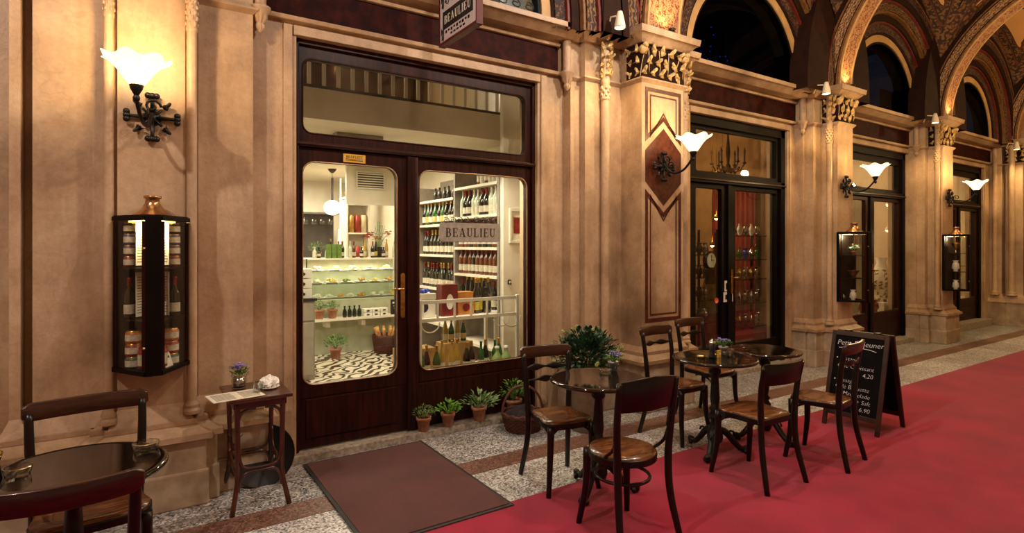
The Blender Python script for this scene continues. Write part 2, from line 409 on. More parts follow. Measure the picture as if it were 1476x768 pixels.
# ------------------------------------------------------------------ facade wall with openings
OPEN = [(.97, 3.145), (5.306, 7.26), (8.75, 10.784), (12.2, 14.10)]
m = MB(); x = -5
for a, b_ in OPEN:
    m.box(x, a, 0, .3, 0, 3.75); m.box(a, b_, 0, .3, 3.13, 3.75); x = b_
m.box(x, 14.7, 0, .3, 0, 3.75)
st(m.build('wall_back', STONE))
# frames, marble fascias and bay cornices
m = MB(); mm = MB()
for (a, b_), (fl, fr) in zip(OPEN, [(.74, 3.37), (4.95, 7.5), (8.1, 10.85), (11.4, 14.45)]):
    m.box(a - .02, b_ + .02, -.022, 0, 3.13, 3.2).box(a - .09, a - .03, -.02, 0, .1, 3.2).box(b_ + .03, b_ + .09, -.02, 0, .1, 3.2)
    m.slab(fl, fr, -.05, 0, 3.22, 3.25, 0, .012)
    mm.box(fl, fr, -.02, 0.0, 3.25, 3.49)
    m.slab(fl, fr, -.05, 0, 3.49, 3.515, 0, .01)
    m.box(fl, fr, -.04, 0, 3.515, 3.56)
    m.slab(fl - .1, fr + .1, -.15, 0, 3.545, 3.60, 0, .09); m.box(fl - .1, fr + .1, -.26, .1, 3.60, 3.65)
st(m.build('trim_3', STONE, bevel=.004)); st(mm.build('trim_4', MARBLE))

# piers: list of (x0, x1, front y) ; the last one carries the capital
def colonnette(m, x, y, r, z0, z1, top=None, base_h=.12):
    m.lathe([(r * 1.7, z0), (r * 1.75, z0 + .02), (r * 1.35, z0 + .035), (r * 1.5, z0 + .055), (r * 1.1, z0 + .075), (r, z0 + .09), (r, z1)], (x, y, 0), 14)
def corbel(m, x, y, r=.04):
    prof = [(.004, 3.07), (r * .5, 3.09), (r * .75, 3.115), (r * .55, 3.135), (r * 1.1, 3.17), (r * 1.25, 3.2), (r * 1.7, 3.225), (r * 1.75, 3.245), (r, 3.26), (r, 3.55)]
    def wv(rr, z, a): return (rr * (1 + .13 * math.cos(a * 8)) if 3.08 < z < 3.2 else rr, z)
    m.lathe(prof, (x, y, 0), 32, wave=wv)
def carved_drum(x, y, r, z0, z1, parent):
    m = MB(); n = 9
    m.lathe([(r, z0), (r * 1.15, z0 + .01), (r * 1.15, z0 + .025), (r * 1.02, z0 + .035), (r * 1.02, z1 - .03), (r * 1.12, z1 - .02), (r * 1.12, z1)], (x, y, 0), 16)
    rows = max(2, int((z1 - z0 - .07) / .035))
    for i in range(rows):
        for j in range(6):
            a = 2 * PI * (j + .5 * (i % 2)) / 6; z = z0 + .05 + i * .035
            m.ball((x + r * 1.02 * math.cos(a), y + r * 1.02 * math.sin(a), z), r * .32, n=6, sz=1.6)
    return m.build('carved_band', STONE, parent)
LOBES = []
for k in range(40):
    a = 2 * PI * k / 40; q = a - PI / 2
    rad = .42 + .58 * max(0, math.cos(2.5 * q)) ** 1.3 if abs(((q + PI) % (2 * PI)) - PI) < 2.3 else .3
    LOBES.append((rad * math.cos(a), rad * math.sin(a)))
def leaf5(m, c, size, mtx, mi=0):
    c = Vector(c); vs = [c + mtx @ Vector((0, 0, .22 * size))]; rim = []
    for k, (x, y) in enumerate(LOBES):
        rr = math.hypot(x, y); rim.append(c + mtx @ Vector((x * size, y * size, (.30 * rr if rr > .6 else -.12) * size)))
    n = len(rim); back = [p - mtx @ Vector((0, 0, .16 * size)) for p in rim]
    m.add(vs + rim + back, [(0, 1 + i, 1 + (i + 1) % n) for i in range(n)] + [(1 + i, 1 + n + i, 1 + n + (i + 1) % n, 1 + (i + 1) % n) for i in range(n)], mi, False)
GOLDST = mat('gilt_stone', '9a7a48', 'd9b878', .5, scale=20)
FRONT = Matrix(((1, 0, 0), (0, 0, -1), (0, 1, 0)))     # local xyz -> x, z up, out = -y
LEFT = Matrix(((0, 0, -1), (-1, 0, 0), (0, 1, 0)))      # out = -x
def rotz_local(M, a): return M @ Matrix.Rotation(a, 3, 'Z')
def capital(x0, x1, yf, yb, parent, seed, side=True):
    rnd = random.Random(seed)
    MB().box(x0 - .004, x1 + .004, yf - .004, yb, 3.217, 3.544).build('capital_core', D_BRN, parent)
    m = MB(); W_ = x1 - x0; nx = max(3, round(W_ / .13)); nz = 3
    for i in range(nx):
        for j in range(nz):
            x = x0 + W_ * (i + .5 + (.25 if j % 2 else -.25)) / nx; z = 3.27 + j * .105
            s = rnd.uniform(.062, .072)
            leaf5(m, (x, yf - .015 - .012 * j, z), s, rotz_local(FRONT @ Matrix.Rotation(rnd.uniform(-.15, .1), 3, 'X'), rnd.uniform(-1.2, 1.2)))
    for i in range(nx + 1):
        x = x0 + W_ * i / nx; m.tube(smooth_path([(x, yf + .02, 3.2), (x + rnd.uniform(-.03, .03), yf - .01, 3.33), (x + rnd.uniform(-.05, .05), yf - .02, 3.5)], 3), .004, 5)
    d = yb - yf; ny = max(2, round(d / .14))
    for sgn, xs, M_ in ((-1, x0, LEFT), (1, x1, Matrix(((0, 0, 1), (1, 0, 0), (0, 1, 0))))):
        for i in range(ny):
            for j in range(nz):
                y = yf + d * (i + .5) / ny; z = 3.27 + j * .105
                leaf5(m, (xs + sgn * (.01 + .01 * j), y, z), rnd.uniform(.05, .06), rotz_local(M_, rnd.uniform(-1.2, 1.2)))
    for xs in (x0, x1):   # corner crockets
        m.ball((xs, yf - .02, 3.48), .045, n=10); m.ball((xs, yf - .05, 3.51), .03, n=8)
    m.build('capital_leaves', GOLDST, parent)
def pier(n, segs, cols, corbels, has_cap=True, pz=(.46, .62), po=.07, yb=.0, cap_seed=1):
    root = bpy.data.objects.new('trim_%d' % n, None); COL.objects.link(root); root['kind'] = 'structure'
    m = MB(); pl = MB()
    for (x0, x1, y) in segs:
        m.box(x0, x1, y, yb + .02, .4, 3.56)
        pl.slab(x0, x1, y, yb, 0, pz[0], po, po); 
        pl.slab(x0, x1, y, yb, 0, .22, po + .012, po + .012)
        m.slab(x0, x1, y, yb, pz[0], pz[0] + .035, po + .03, po + .03); m.slab(x0, x1, y, yb, pz[0] + .035, pz[0] + .08, po + .02, po * .5)
        m.slab(x0, x1, y, yb, pz[0] + .08, pz[0] + .11, po * .55, po * .55); m.slab(x0, x1, y, yb, pz[0] + .11, pz[1], po * .4, 0)
        m.slab(x0, x1, y, yb, 3.17, 3.20, .0, .03); m.slab(x0, x1, y, yb, 3.20, 3.215, .03, .03)
        m.slab(x0, x1, y, yb, 3.545, 3.61, .03, .10); m.slab(x0, x1, y, yb, 3.61, 3.67, .115, .125)
    for (x, y, r) in cols: colonnette(m, x, y, r, pz[1] - .07, 3.56)
    for (x, y) in corbels: corbel(m, x, y)
    b = m.build('shaft', STONE, root, bevel=.006); b2 = pl.build('plinth', PLINTH, root, bevel=.012)
    for (x, y, r) in cols: carved_drum(x, y, r, 3.0 if r > .04 else 2.93, 3.19, root)
    if has_cap:
        x0, x1, y = segs[-1]; capital(x0, x1, y, y + .2, root, cap_seed)
        for (x, y, r) in cols:
            m = MB()
            for j in range(4):
                for i in range(3): leaf5(m, (x + (i - 1) * .05, y - .05 - .008 * j + (.03 if i != 1 else 0), 3.25 + .085 * j), .055, rotz_local(FRONT, random.Random(j * 3 + i + n).uniform(-1, 1)))
            m.build('capital_leaves', GOLDST, root)
    return root
P1 = pier(5, [(-.60, -.55, -.15), (-.50, -.16, -.14), (.33, .66, -.12), (-.17, .315, -.19), (-.10, .25, -.25)], [(-.142, -.262, .026), (.285, -.262, .03)], [(.71, -.09)], True, pz=(.41, .62), po=.11)
P2 = pier(6, [(3.46, 3.72, -.10), (3.58, 4.1, -.17), (4.6, 4.97, -.2), (4.054, 4.651, -.45)], [(3.80, -.215, .042), (4.92, -.235, .04)], [(3.425, -.09), (5.0, -.09)], cap_seed=4)
P3 = pier(7, [(7.42, 7.72, -.12), (7.46, 7.72, -.24), (8.0, 8.25, -.22), (7.66, 8.05, -.45)], [(7.62, -.365, .036), (8.2, -.25, .036)], [(7.40, -.13), (8.25, -.1)], cap_seed=9)
P4 = pier(8, [(10.79, 11.0, -.12), (10.82, 11.0, -.24), (11.3, 11.6, -.22), (10.92, 11.33, -.45)], [(10.86, -.40, .036), (11.5, -.25, .036)], [(10.78, -.13), (11.6, -.1)], cap_seed=14)
# end wall of the arcade and its pilasters
st(MB().box(14.6, 14.9, -6, .3, 0, 6.2).build('wall_right', STONE))
root = bpy.data.objects.new('trim_9', None); COL.objects.link(root); root['kind'] = 'structure'
m = MB(); pl = MB()
def yslab(m, xf, y0, y1, z0, z1, o0, o1):
    vs = []
    for z, o in ((z0, o0), (z1, o1)): vs += [(xf - o, y0 - o, z), (xf - o, y1 + o, z), (14.7, y1 + o, z), (14.7, y0 - o, z)]
    m.add(vs, [(0, 3, 2, 1), (4, 5, 6, 7), (0, 1, 5, 4), (1, 2, 6, 5), (2, 3, 7, 6), (3, 0, 4, 7)])
for xf, y0, y1 in [(14.42, -.2, .0), (14.5, -3.2, -.55), (14.45, -.52, -.26), (14.45, -3.6, -3.2)]:
    yslab(m, xf, y0, y1, .4, 3.56, 0, 0); yslab(pl, xf, y0, y1, 0, .46, .07, .07)
    yslab(m, xf, y0, y1, .46, .54, .1, .06); yslab(m, xf, y0, y1, .54, .62, .04, 0); yslab(m, xf, y0, y1, 3.17, 3.21, 0, .04); yslab(m, xf, y0, y1, 3.545, 3.67, .04, .12)
colonnette(m, 14.40, -.10, .045, .6, 3.56); colonnette(m, 14.41, -.36, .05, .6, 3.56)
m.build('shaft', STONE, root, bevel=.006); pl.build('plinth', PLINTH, root, bevel=.01)
MB().box(14.43, 14.5, -.9, -.24, 3.22, 3.54).build('capital_core', D_BRN, root)
m = MB()
for i in range(6):
    for j in range(4): leaf5(m, (14.41 - .01 * j, -.30 - i * .11, 3.26 + j * .083), .062, rotz_local(LEFT, random.uniform(-1, 1)))
m.build('capital_leaves', GOLDST, root)
# opposite side and the near end, behind the camera
m = MB().box(-5, 14.9, -6, -5.6, 0, 6.2)
st(m.build('wall_front', STONE))
m = MB()
for xc in (.07, 4.35, 7.85, 11.12): m.box(xc - .25, xc + .25, -5.62, -4.75, 0, 3.7)
m.box(-5, 14.7, -5.62, -4.95, 3.55, 3.7)
st(m.build('trim_10', STONE))
st(MB().box(-5.2, -5, -6, .3, 0, 6.2).build('wall_left', STONE))

# inlaid panels on the second pier
root = bpy.data.objects.new('trim_11', None); COL.objects.link(root); root['kind'] = 'structure'
m = MB(); y1, y0 = -.451, -.4545; XA, XB = 4.10, 4.61; xm = (XA + XB) / 2
def band_poly(pts, w):   # closed outline band
    c_ = Vector((sum(p[0] for p in pts) / len(pts), sum(p[1] for p in pts) / len(pts))); k = len(pts)
    inn = []
    for i in range(k):
        a, b, c3 = Vector(pts[i - 1]), Vector(pts[i]), Vector(pts[(i + 1) % k])
        d1 = (b - a).normalized(); d2 = (c3 - b).normalized(); n1 = Vector((-d1.y, d1.x)); n2 = Vector((-d2.y, d2.x))
        bi = (n1 + n2).normalized(); inn.append(b + bi * (w / max(.3, bi.dot(n1))))
    for i in range(k):
        j = (i + 1) % k; q = [pts[i], pts[j], tuple(inn[j]), tuple(inn[i])]
        m.add([(x, y0, z) for x, z in q] + [(x, y1, z) for x, z in q], [(0, 1, 2, 3), (0, 4, 5, 1), (2, 6, 7, 3), (1, 5, 6, 2), (3, 7, 4, 0)])
    return inn
up = [(XA, 3.13), (XA, 2.60), (xm, 2.82), (XB, 2.60), (XB, 3.13)]
dn = [(XA, .85), (XB, .85), (XB, 2.14), (xm, 1.92), (XA, 2.14)]
for P_ in (up, dn):
    band_poly(P_, .035); s = .065
    Q = [(x + (s if x < xm - .01 else -s if x > xm + .01 else 0), 0) for x, z in P_]
    Q = [(a[0], p[1] + (-.065 if p[1] > 3 else .065 if p[1] < 1 else 0) + (0 if p[1] > 3 or p[1] < 1 else (-.065 if P_ is dn else .065) * (1.0 if abs(p[0] - xm) < .01 else .65))) for a, p in zip(Q, P_)]
    band_poly(Q, .013)
dia = [(XA, 2.37), (XA, 2.22), (xm, 1.99), (XB, 2.22), (XB, 2.52), (xm, 2.75), (XA, 2.52)]
m.add([(x, y0, z) for x, z in dia] + [(x, y1, z) for x, z in dia], [tuple(range(7))] + [(i, i + 7, (i + 1) % 7 + 7, (i + 1) % 7) for i in range(7)])
m.build('inlay', INLAY, root)

# ------------------------------------------------------------------ upper wall: lunettes, arch bands, ribs, vault
ZS = 3.68
LUN = [(2.15, .9, 2.14), (6.1, 1.03, 1.75), (9.52, 1.0, 1.64), (12.87, .92, 1.71), (-1.8, 1.0, 1.85)]
BAYX = [(.07, 4.35), (4.35, 7.86), (7.86, 11.13), (11.13, 14.6), (-3.6, .07)]
for k, (cx, rx, half) in enumerate(LUN):
    bx0, bx1 = BAYX[k]; hc = (bx0 + bx1) / 2
    sets = [(rx, rx + .10, -.20, D_TAN), (rx + .10, rx + .13, -.215, D_BRN), (rx + .13, rx + .25, -.23, D_LEAF), (rx + .25, rx + .28, -.26, D_RED),
            (rx + .28, rx + .38, -.28, D_BRN), (rx + .38, rx + .41, -.33, D_GOLD), (rx + .41, rx + .52, -.35, D_VINE), (rx + .52, rx + .55, -.38, D_RED), (rx + .55, rx + .66, -.40, D_BRN), (rx + .66, rx + .78, -.405, D_LEAF), (rx + .78, rx + .80, -.41, D_GOLD), (rx + .80, rx + .88, -.411, D_BRN), (rx + .88, rx + 1.0, -.412, D_VINE), (rx + 1.0, rx + 1.02, -.413, D_RED), (rx + 1.02, 2.5, -.41, D_BRN)]
    for j_, (a, b_, y, mt) in enumerate(sets):
        st(MB().arch(cx, ZS, a, a, b_, b_, y, .05, foot=.1).build('trim_%d' % (20 + k * 10 + j_), mt))
    w = bpy.data.objects.new('window_%d' % (k + 1), None); COL.objects.link(w); w['kind'] = 'structure'
    MB().arch(cx, ZS, rx - .03, rx - .03, rx + .01, rx + .01, -.185, -.1, foot=.1).build('frame', BWOOD, w)
    pts = [(cx + (rx - .02) * math.cos(PI * i / 32), ZS + (rx - .02) * math.sin(PI * i / 32)) for i in range(33)] + [(cx - rx + .02, ZS - .1), (cx + rx - .02, ZS - .1)]
    MB().add([(x, -.17, z) for x, z in pts], [tuple(range(35))]).build('pane', DARKGL, w)
    MB().box(cx - rx, cx + rx, .9, .95, ZS - .1, ZS + rx).box(cx - rx - .1, cx + rx + .1, .04, .95, ZS - .15, ZS - .1).build('dark_room', BLACK, w)
# the lintel behind lunette openings is closed above the springing by the outer band
RN = [80]
def rib(x0, x1, seedm):
    RN[0] += 1
    # painted transverse arch: face towards -x, soffit below; ellipse centre y=-2.5
    cy, a_, b_ = -2.5, 2.05, 1.86; n = 48; root = bpy.data.objects.new('trim_%d' % RN[0], None); COL.objects.link(root); root['kind'] = 'structure'
    def strip(xa, xb, da, db, mt, nm, thick=.0):
        m = MB(); L = 0; prev = None
        for i in range(n + 1):
            t = PI * i / n
            p = [(cy + (a_ + d) * math.cos(t), ZS + (b_ + d) * math.sin(t)) for d in (da, db)]
            cur = [(xa, *p[0]), (xb, *p[0]), (xb, *p[1]), (xa, *p[1])]
            base_ = len(m.v); m.v += cur
            if prev is not None:
                L2 = L + math.dist(p[0], pp)
                for (q0, q1, w_) in ((0, 1, xb - xa), (1, 2, db - da), (2, 3, xb - xa), (3, 0, db - da)):
                    m.f.append([base_ - 4 + q0, base_ - 4 + q1, base_ + q1, base_ + q0]); m.m.append(0); m.s.append(False)
                    m.uvs[len(m.f) - 1] = [(L, 0), (L, w_), (L2, w_), (L2, 0)]
                L = L2
            prev = cur; pp = p[0]
        m.build(nm, mt, root)
    w = x1 - x0
    strip(x0, x1, .02, .5, D_BRN, 'rib_core')
    strip(x0 - .012, x0 + .02, .0, .03, D_GOLD, 'edge_band'); strip(x0 - .012, x0, .05, .16, D_CARVE, 'painted_band'); strip(x0 - .014, x0, .18, .2, D_GOLD, 'edge_band')
    strip(x1 - .03, x1 + .01, .0, .03, D_GOLD, 'edge_band')
    strip(x0 + .05, x1 - .05, -.005, .03, D_ORN, 'painted_band')
    strip(x0 + .02, x0 + .045, -.012, .03, D_TAN, 'edge_band'); strip(x1 - .045, x1 - .02, -.012, .03, D_TAN, 'edge_band')
for x0, x1 in [(-.12, .27), (4.10, 4.60), (7.68, 8.02), (10.95, 11.30), (14.35, 14.7)]: rib(x0, x1, 0)

def vault_mat():
    m, t, b, co = base('vault_paint', .75)
    at = t.new('ShaderNodeAttribute'); at.attribute_name = 'd'
    T = lin('b98a58'); T2 = lin('c99c68'); B = lin('26130a'); G = lin('6a4a28'); R = lin('5a2814')
    n = t.noise(co.outputs['Object'], 3, 5); tan = t.mix(n, T, T2)
    vo = t.new('ShaderNodeTexVoronoi', feature='SMOOTH_F1'); vo.inputs['Scale'].default_value = 26; t.link(co.outputs['Object'], vo.inputs['Vector'])
    orn = t.ramp(vo.outputs['Distance'], [(0, G), (.42, B)], 'CONSTANT').outputs[0]
    band = t.ramp(at.outputs['Fac'], [(0, (1, 1, 1, 1)), (.05, (1, 1, 1, 1)), (.12, (0, 0, 0, 1)), (.16, (1, 1, 1, 1)), (.20, (0, 0, 0, 1))], 'CONSTANT').outputs[0]
    dark = t.mix(band, B, orn)
    lines = t.ramp(at.outputs['Fac'], [(0, (0, 0, 0, 1)), (.04, (1, 1, 1, 1)), (.05, (0, 0, 0, 1)), (.125, (1, 1, 1, 1)), (.14, (0, 0, 0, 1)), (.205, (1, 1, 1, 1)), (.215, (0, 0, 0, 1))], 'CONSTANT').outputs[0]
    dark = t.mix(lines, dark, R)
    sel = t.ramp(at.outputs['Fac'], [(0, (0, 0, 0, 1)), (.23, (1, 1, 1, 1))], 'CONSTANT').outputs[0]
    t.link(t.mix(sel, dark, tan), b.inputs['Base Color']); return m
VAULT = vault_mat()
def vpoint(bx0, bx1, th, ph):
    cx, h = (bx0 + bx1) / 2, (bx1 - bx0) / 2
    hB = 1.95 * math.sin(th); hA = 2.15 * math.sin(ph)
    return Vector((cx - h * math.cos(th), -2.5 + 2.3 * math.cos(ph), ZS + (hA ** 9 + hB ** 9) ** (1 / 9)))
for k, (bx0, bx1) in enumerate(BAYX):
    N = 60; vs = []; dd = []
    for j in range(N + 1):
        for i in range(N + 1):
            p = vpoint(bx0, bx1, PI * i / N, PI * j / N); vs.append(p)
            e1 = min(p.x - bx0, bx1 - p.x) - .12; zz = max(0, p.z - ZS)
            rib_d = e1 * 1.0; wall_d = min(-p.y, p.y + 5.0) - .38
            hA_ = 2.15 * math.sin(PI * j / N); hB_ = 1.95 * math.sin(PI * i / N); gr = abs(hA_ - hB_) * .62 + .02
            dd.append(max(0, min(wall_d if hB_ > hA_ else rib_d, gr)))
    fs = [(j * (N + 1) + i, j * (N + 1) + i + 1, (j + 1) * (N + 1) + i + 1, (j + 1) * (N + 1) + i) for j in range(N) for i in range(N)]
    m = MB(); m.add(vs, fs, 0, True); o = m.build('ceiling', VAULT); st(o)
    at = o.data.attributes.new('d', 'FLOAT', 'POINT'); at.data.foreach_set('value', dd)
    # painted flower sprigs at the foot of the cell
    if k in (1, 2, 3):
        for xs, sx in ((bx1, -1),):
            m = MB()
            def vp(x, y, off=.012):
                cx, h = (bx0 + bx1) / 2, (bx1 - bx0) / 2
                th = math.acos(max(-1, min(1, (cx - x) / h))); ph = math.acos(max(-1, min(1, (y + 2.5) / 2.3)))
                p = vpoint(bx0, bx1, th, ph); return p
            rnd = random.Random(k)
            c0 = (xs - .78, -.98)
            ctr = vp(*c0); e = .02
            nx = (vp(c0[0] + e, c0[1]) - vp(c0[0] - e, c0[1])); ny = (vp(c0[0], c0[1] + e) - vp(c0[0], c0[1] - e))
            nrm = nx.cross(ny).normalized(); 
            if nrm.z > 0: nrm = -nrm
            upv = (Vector((0, 0, 1)) - nrm * nrm.z).normalized(); rt = upv.cross(nrm)
            M_ = Matrix((rt, upv, nrm)).transposed()
            for i in range(34):
                a = rnd.uniform(0, 2 * PI); r = rnd.uniform(.02, .2) ; 
                leaf5(m, ctr + M_ @ Vector((r * math.cos(a) * .8, r * math.sin(a) * 1.2, .02)), .045, M_ @ Matrix.Rotation(rnd.uniform(0, 6), 3, 'Z'))
            m.tube([ctr + M_ @ Vector((0, -.42, .02)), ctr + M_ @ Vector((0, .3, .02))], .008, 6)
            m.build('painted_sprig', D_BRN, o)
# roof over everything, so no sky light leaks in
st(MB().box(-5.2, 14.9, -6, 7.2, 6.2, 6.3).build('ceiling', BLACK))
# iron scroll balcony before the first lunette
root = bpy.data.objects.new('window_guard', None); COL.objects.link(root); tag(root, 'black wrought iron scroll guard in the arched window above the first shop', 'window guard')
root.location = (2.15, -.17, 3.66)
m = MB(); m.box(-.85, .85, -.01, .01, .25, .265).box(-.85, .85, -.01, .01, .0, .015)
m.build('rail', IRON, root)
for i in range(12):
    x = -.78 + i * .142
    m = MB()
    for s in (1, -1):
        m.tube([(x + s * (.03 + .004 * k) * math.cos(k * .45) * (1 - k / 26), 0, .125 + s * .055 + (.045) * (1 - k / 26) * math.sin(k * .45)) for k in range(20)], .006, 6)
    m.build('scroll', IRON, root)
# blue reflection specks in the lunettes, built as glowing beads on a wire
BLUE = emit('blue_bulb', '1030ff', 5)
for k, (cx, rx, half) in enumerate(LUN[1:4]):
    rnd = random.Random(k + 3); root = thing('string_light', ['tangle of small blue lights in the arched window above the second shop', 'tangle of small blue lights in the arched window above the third shop', 'tangle of small blue lights in the arched window above the last shop'][k], 'string lights', (cx - .35, .1, 3.62))
    wire = MB(); pts = []
    for i in range(26):
        p = (rnd.gauss(0, .16), rnd.uniform(-.1, .1), abs(rnd.gauss(.22, .12))); pts.append(p); MB().ball(p, .006, n=6).build('bulb', BLUE, root)
    wire.tube(smooth_path(pts, 3), .002, 4); wire.build('wire', BLACK, root)
# ------------------------------------------------------------------ doors
def rrect(x0, x1, z0, z1, r, k=5):
    out = []
    for cx, cz, a0 in ((x1 - r, z0 + r, -PI / 2), (x1 - r, z1 - r, 0), (x0 + r, z1 - r, PI / 2), (x0 + r, z0 + r, PI)):
        for i in range(k + 1): a = a0 + PI / 2 * i / k; out.append((cx + r * math.cos(a), cz + r * math.sin(a)))
    return out
def panel_hole(m, X0, X1, Z0, Z1, x0, x1, z0, z1, y0, y1, r=.06, mi=0):
    # board X0..X1 with a rounded opening x0..x1
    inn = rrect(x0, x1, z0, z1, r); n = len(inn); out = []
    cx, cz = (x0 + x1) / 2, (z0 + z1) / 2
    k = n // 4
    for q, c in enumerate(((X1, Z0), (X1, Z1), (X0, Z1), (X0, Z0))):
        out += [c] * k
    vs = [(x, y, z) for y in (y0, y1) for L_ in (inn, out) for x, z in L_]
    fs = []
    for i in range(n):
        j = (i + 1) % n
        same = out[i] == out[j]
        fs += [(i, j, n + i) if same else (i, j, n + j, n + i), (2 * n + j, 2 * n + i, 3 * n + i) if same else (2 * n + j, 2 * n + i, 3 * n + i, 3 * n + j)]
        fs += [(i, 2 * n + i, 2 * n + j, j)]
        if not same: fs += [(n + i, n + j, 3 * n + j, 3 * n + i)]
    m.add(vs, fs, mi); return m
def ring_bead(parent, x0, x1, z0, z1, y, r, mtl, w=.007, name='glazing_bead'):
    MB().tube([(x, y, z) for x, z in rrect(x0, x1, z0, z1, r)], w, 6, closed=True).build(name, mtl, parent)
def pane(parent, x0, x1, z0, z1, y, r=.06, name='glass'):
    p = rrect(x0 - .01, x1 + .01, z0 - .01, z1 + .01, r); n = len(p)
    MB().add([(x, y, z) for x, z in p] + [(x, y + .006, z) for x, z in p], [tuple(range(n)), tuple(range(2 * n - 1, n - 1, -1))] + [(i, i + n, (i + 1) % n + n, (i + 1) % n) for i in range(n)]).build(name, GLASS, parent)
BEAD = mat('bead_light', '8a6a50', 'c0a080', .25, .6)
d1 = bpy.data.objects.new('door_1', None); COL.objects.link(d1); d1['kind'] = 'structure'
fr = MB().box(.97, 1.0, .04, .2, .06, 3.13).box(3.115, 3.145, .04, .2, .06, 3.13).box(.97, 3.145, .04, .2, 3.09, 3.13).box(.98, 3.135, .045, .18, 2.335, 2.375)
fr.build('door_frame', DWOOD, d1, bevel=.006)
m = MB(); panel_hole(m, .99, 3.125, 2.37, 3.10, 1.03, 3.056, 2.44, 3.0, .07, .14, .07); m.build('transom_frame', DWOOD, d1, bevel=.004)
pane(d1, 1.03, 3.056, 2.44, 3.0, .1, .07, 'transom_glass'); ring_bead(d1, 1.03, 3.056, 2.44, 3.0, .072, .07, DWOOD, .008)
MB().slab(.98, 3.135, .04, .1, 2.335, 2.35, .0, .012).box(.98, 3.135, .022, .1, 2.35, 2.362).build('transom_moulding', RWOOD, d1)
for X0, X1, x0, x1, nm in ((.995, 1.895, 1.03, 1.775, 'door_leaf'), (1.90, 3.12, 1.972, 3.07, 'door_leaf')):
    m = MB(); panel_hole(m, X0, X1, .45, 2.335, x0, x1, .545, 2.228, .07, .13, .09)
    m.box(X0, X1, .075, .13, .07, .45)
    m.box(X0 + .06, X1 - .12, .063, .08, .15, .44)
    l_ = m.build(nm, DWOOD, d1, bevel=.004)
    g = pane(l_, x0, x1, .545, 2.228, .1, .09); ring_bead(l_, x0, x1, .545, 2.228, .068, .09, BEAD, .006)
MB().box(1.86, 1.935, .045, .075, .07, 2.33).cyl((1.945, .06, .07), (1.945, .06, 2.33), .014).build('meeting_stile', DWOOD, d1, bevel=.006)
h = MB(); h.prism(rrect(1.803, 1.842, 1.0, 1.37, .018), .0, .012, 0, Matrix(((1, 0, 0), (0, 0, -1), (0, 1, 0))), (0, .07, 0))
h.tube([(1.823, .06, 1.24), (1.823, .015, 1.24), (1.80, .0, 1.243), (1.74, -.002, 1.247), (1.71, .0, 1.24)], [.009, .009, .009, .008, .006], 8).cyl((1.823, .06, 1.08), (1.823, .045, 1.08), .012)
h.build('door_handle', BRASS, d1)
# yellow sticker on the top rail, sign on the glass
STK = mat('yellow_sticker', 'c89a28', 'd8ac38', .5)
s_ = MB().box(1.335, 1.51, .066, .07, 2.245, 2.31).build('notice_sticker', STK, d1)
m = MB(); word_mb(m, 'BEAULIEU', .13, (1.422, .066, 2.288), FRONT); m.box(1.352, 1.49, .0655, .066, 2.258, 2.263).box(1.352, 1.49, .0655, .066, 2.268, 2.272)
m.build('lettering', BLACK, s_)
FROST = mat('frosted_sign', '8f887c', 'a39c90', .6, scale=30)
DKLET = mat('sign_letters', '2a2420', '3a322a', .4)
sg = MB().prism(rrect(2.17, 2.79, 1.63, 1.795, .03), .0, .003, 0, FRONT, (0, .094, 0)).build('window_lettering', FROST, d1)
m = MB(); word_mb(m, 'BEAULIEU', .50, (2.48, .0905, 1.71), FRONT); m.build('lettering', DKLET, sg)
m = MB()
for s in (1, -1):
    for k in range(4):
        cx = 2.48 + s * (.05 + k * .065)
        m.tube([(cx + s * (.034 - .0016 * i) * math.cos(i * .5 + 1), .091, 1.825 + (.026 - .0012 * i) * math.sin(i * .5 + 1) - k * .004) for i in range(18)], .0035, 5)
for zz in (1.80, 1.625): m.box(2.2, 2.76, .089, .092, zz, zz + .004)
m.build('scroll_ornament', DKLET, sg)
MB().box(.92, 3.2, -.025, .2, .0, .06).build('door_step', SLAB, d1, bevel=.006)

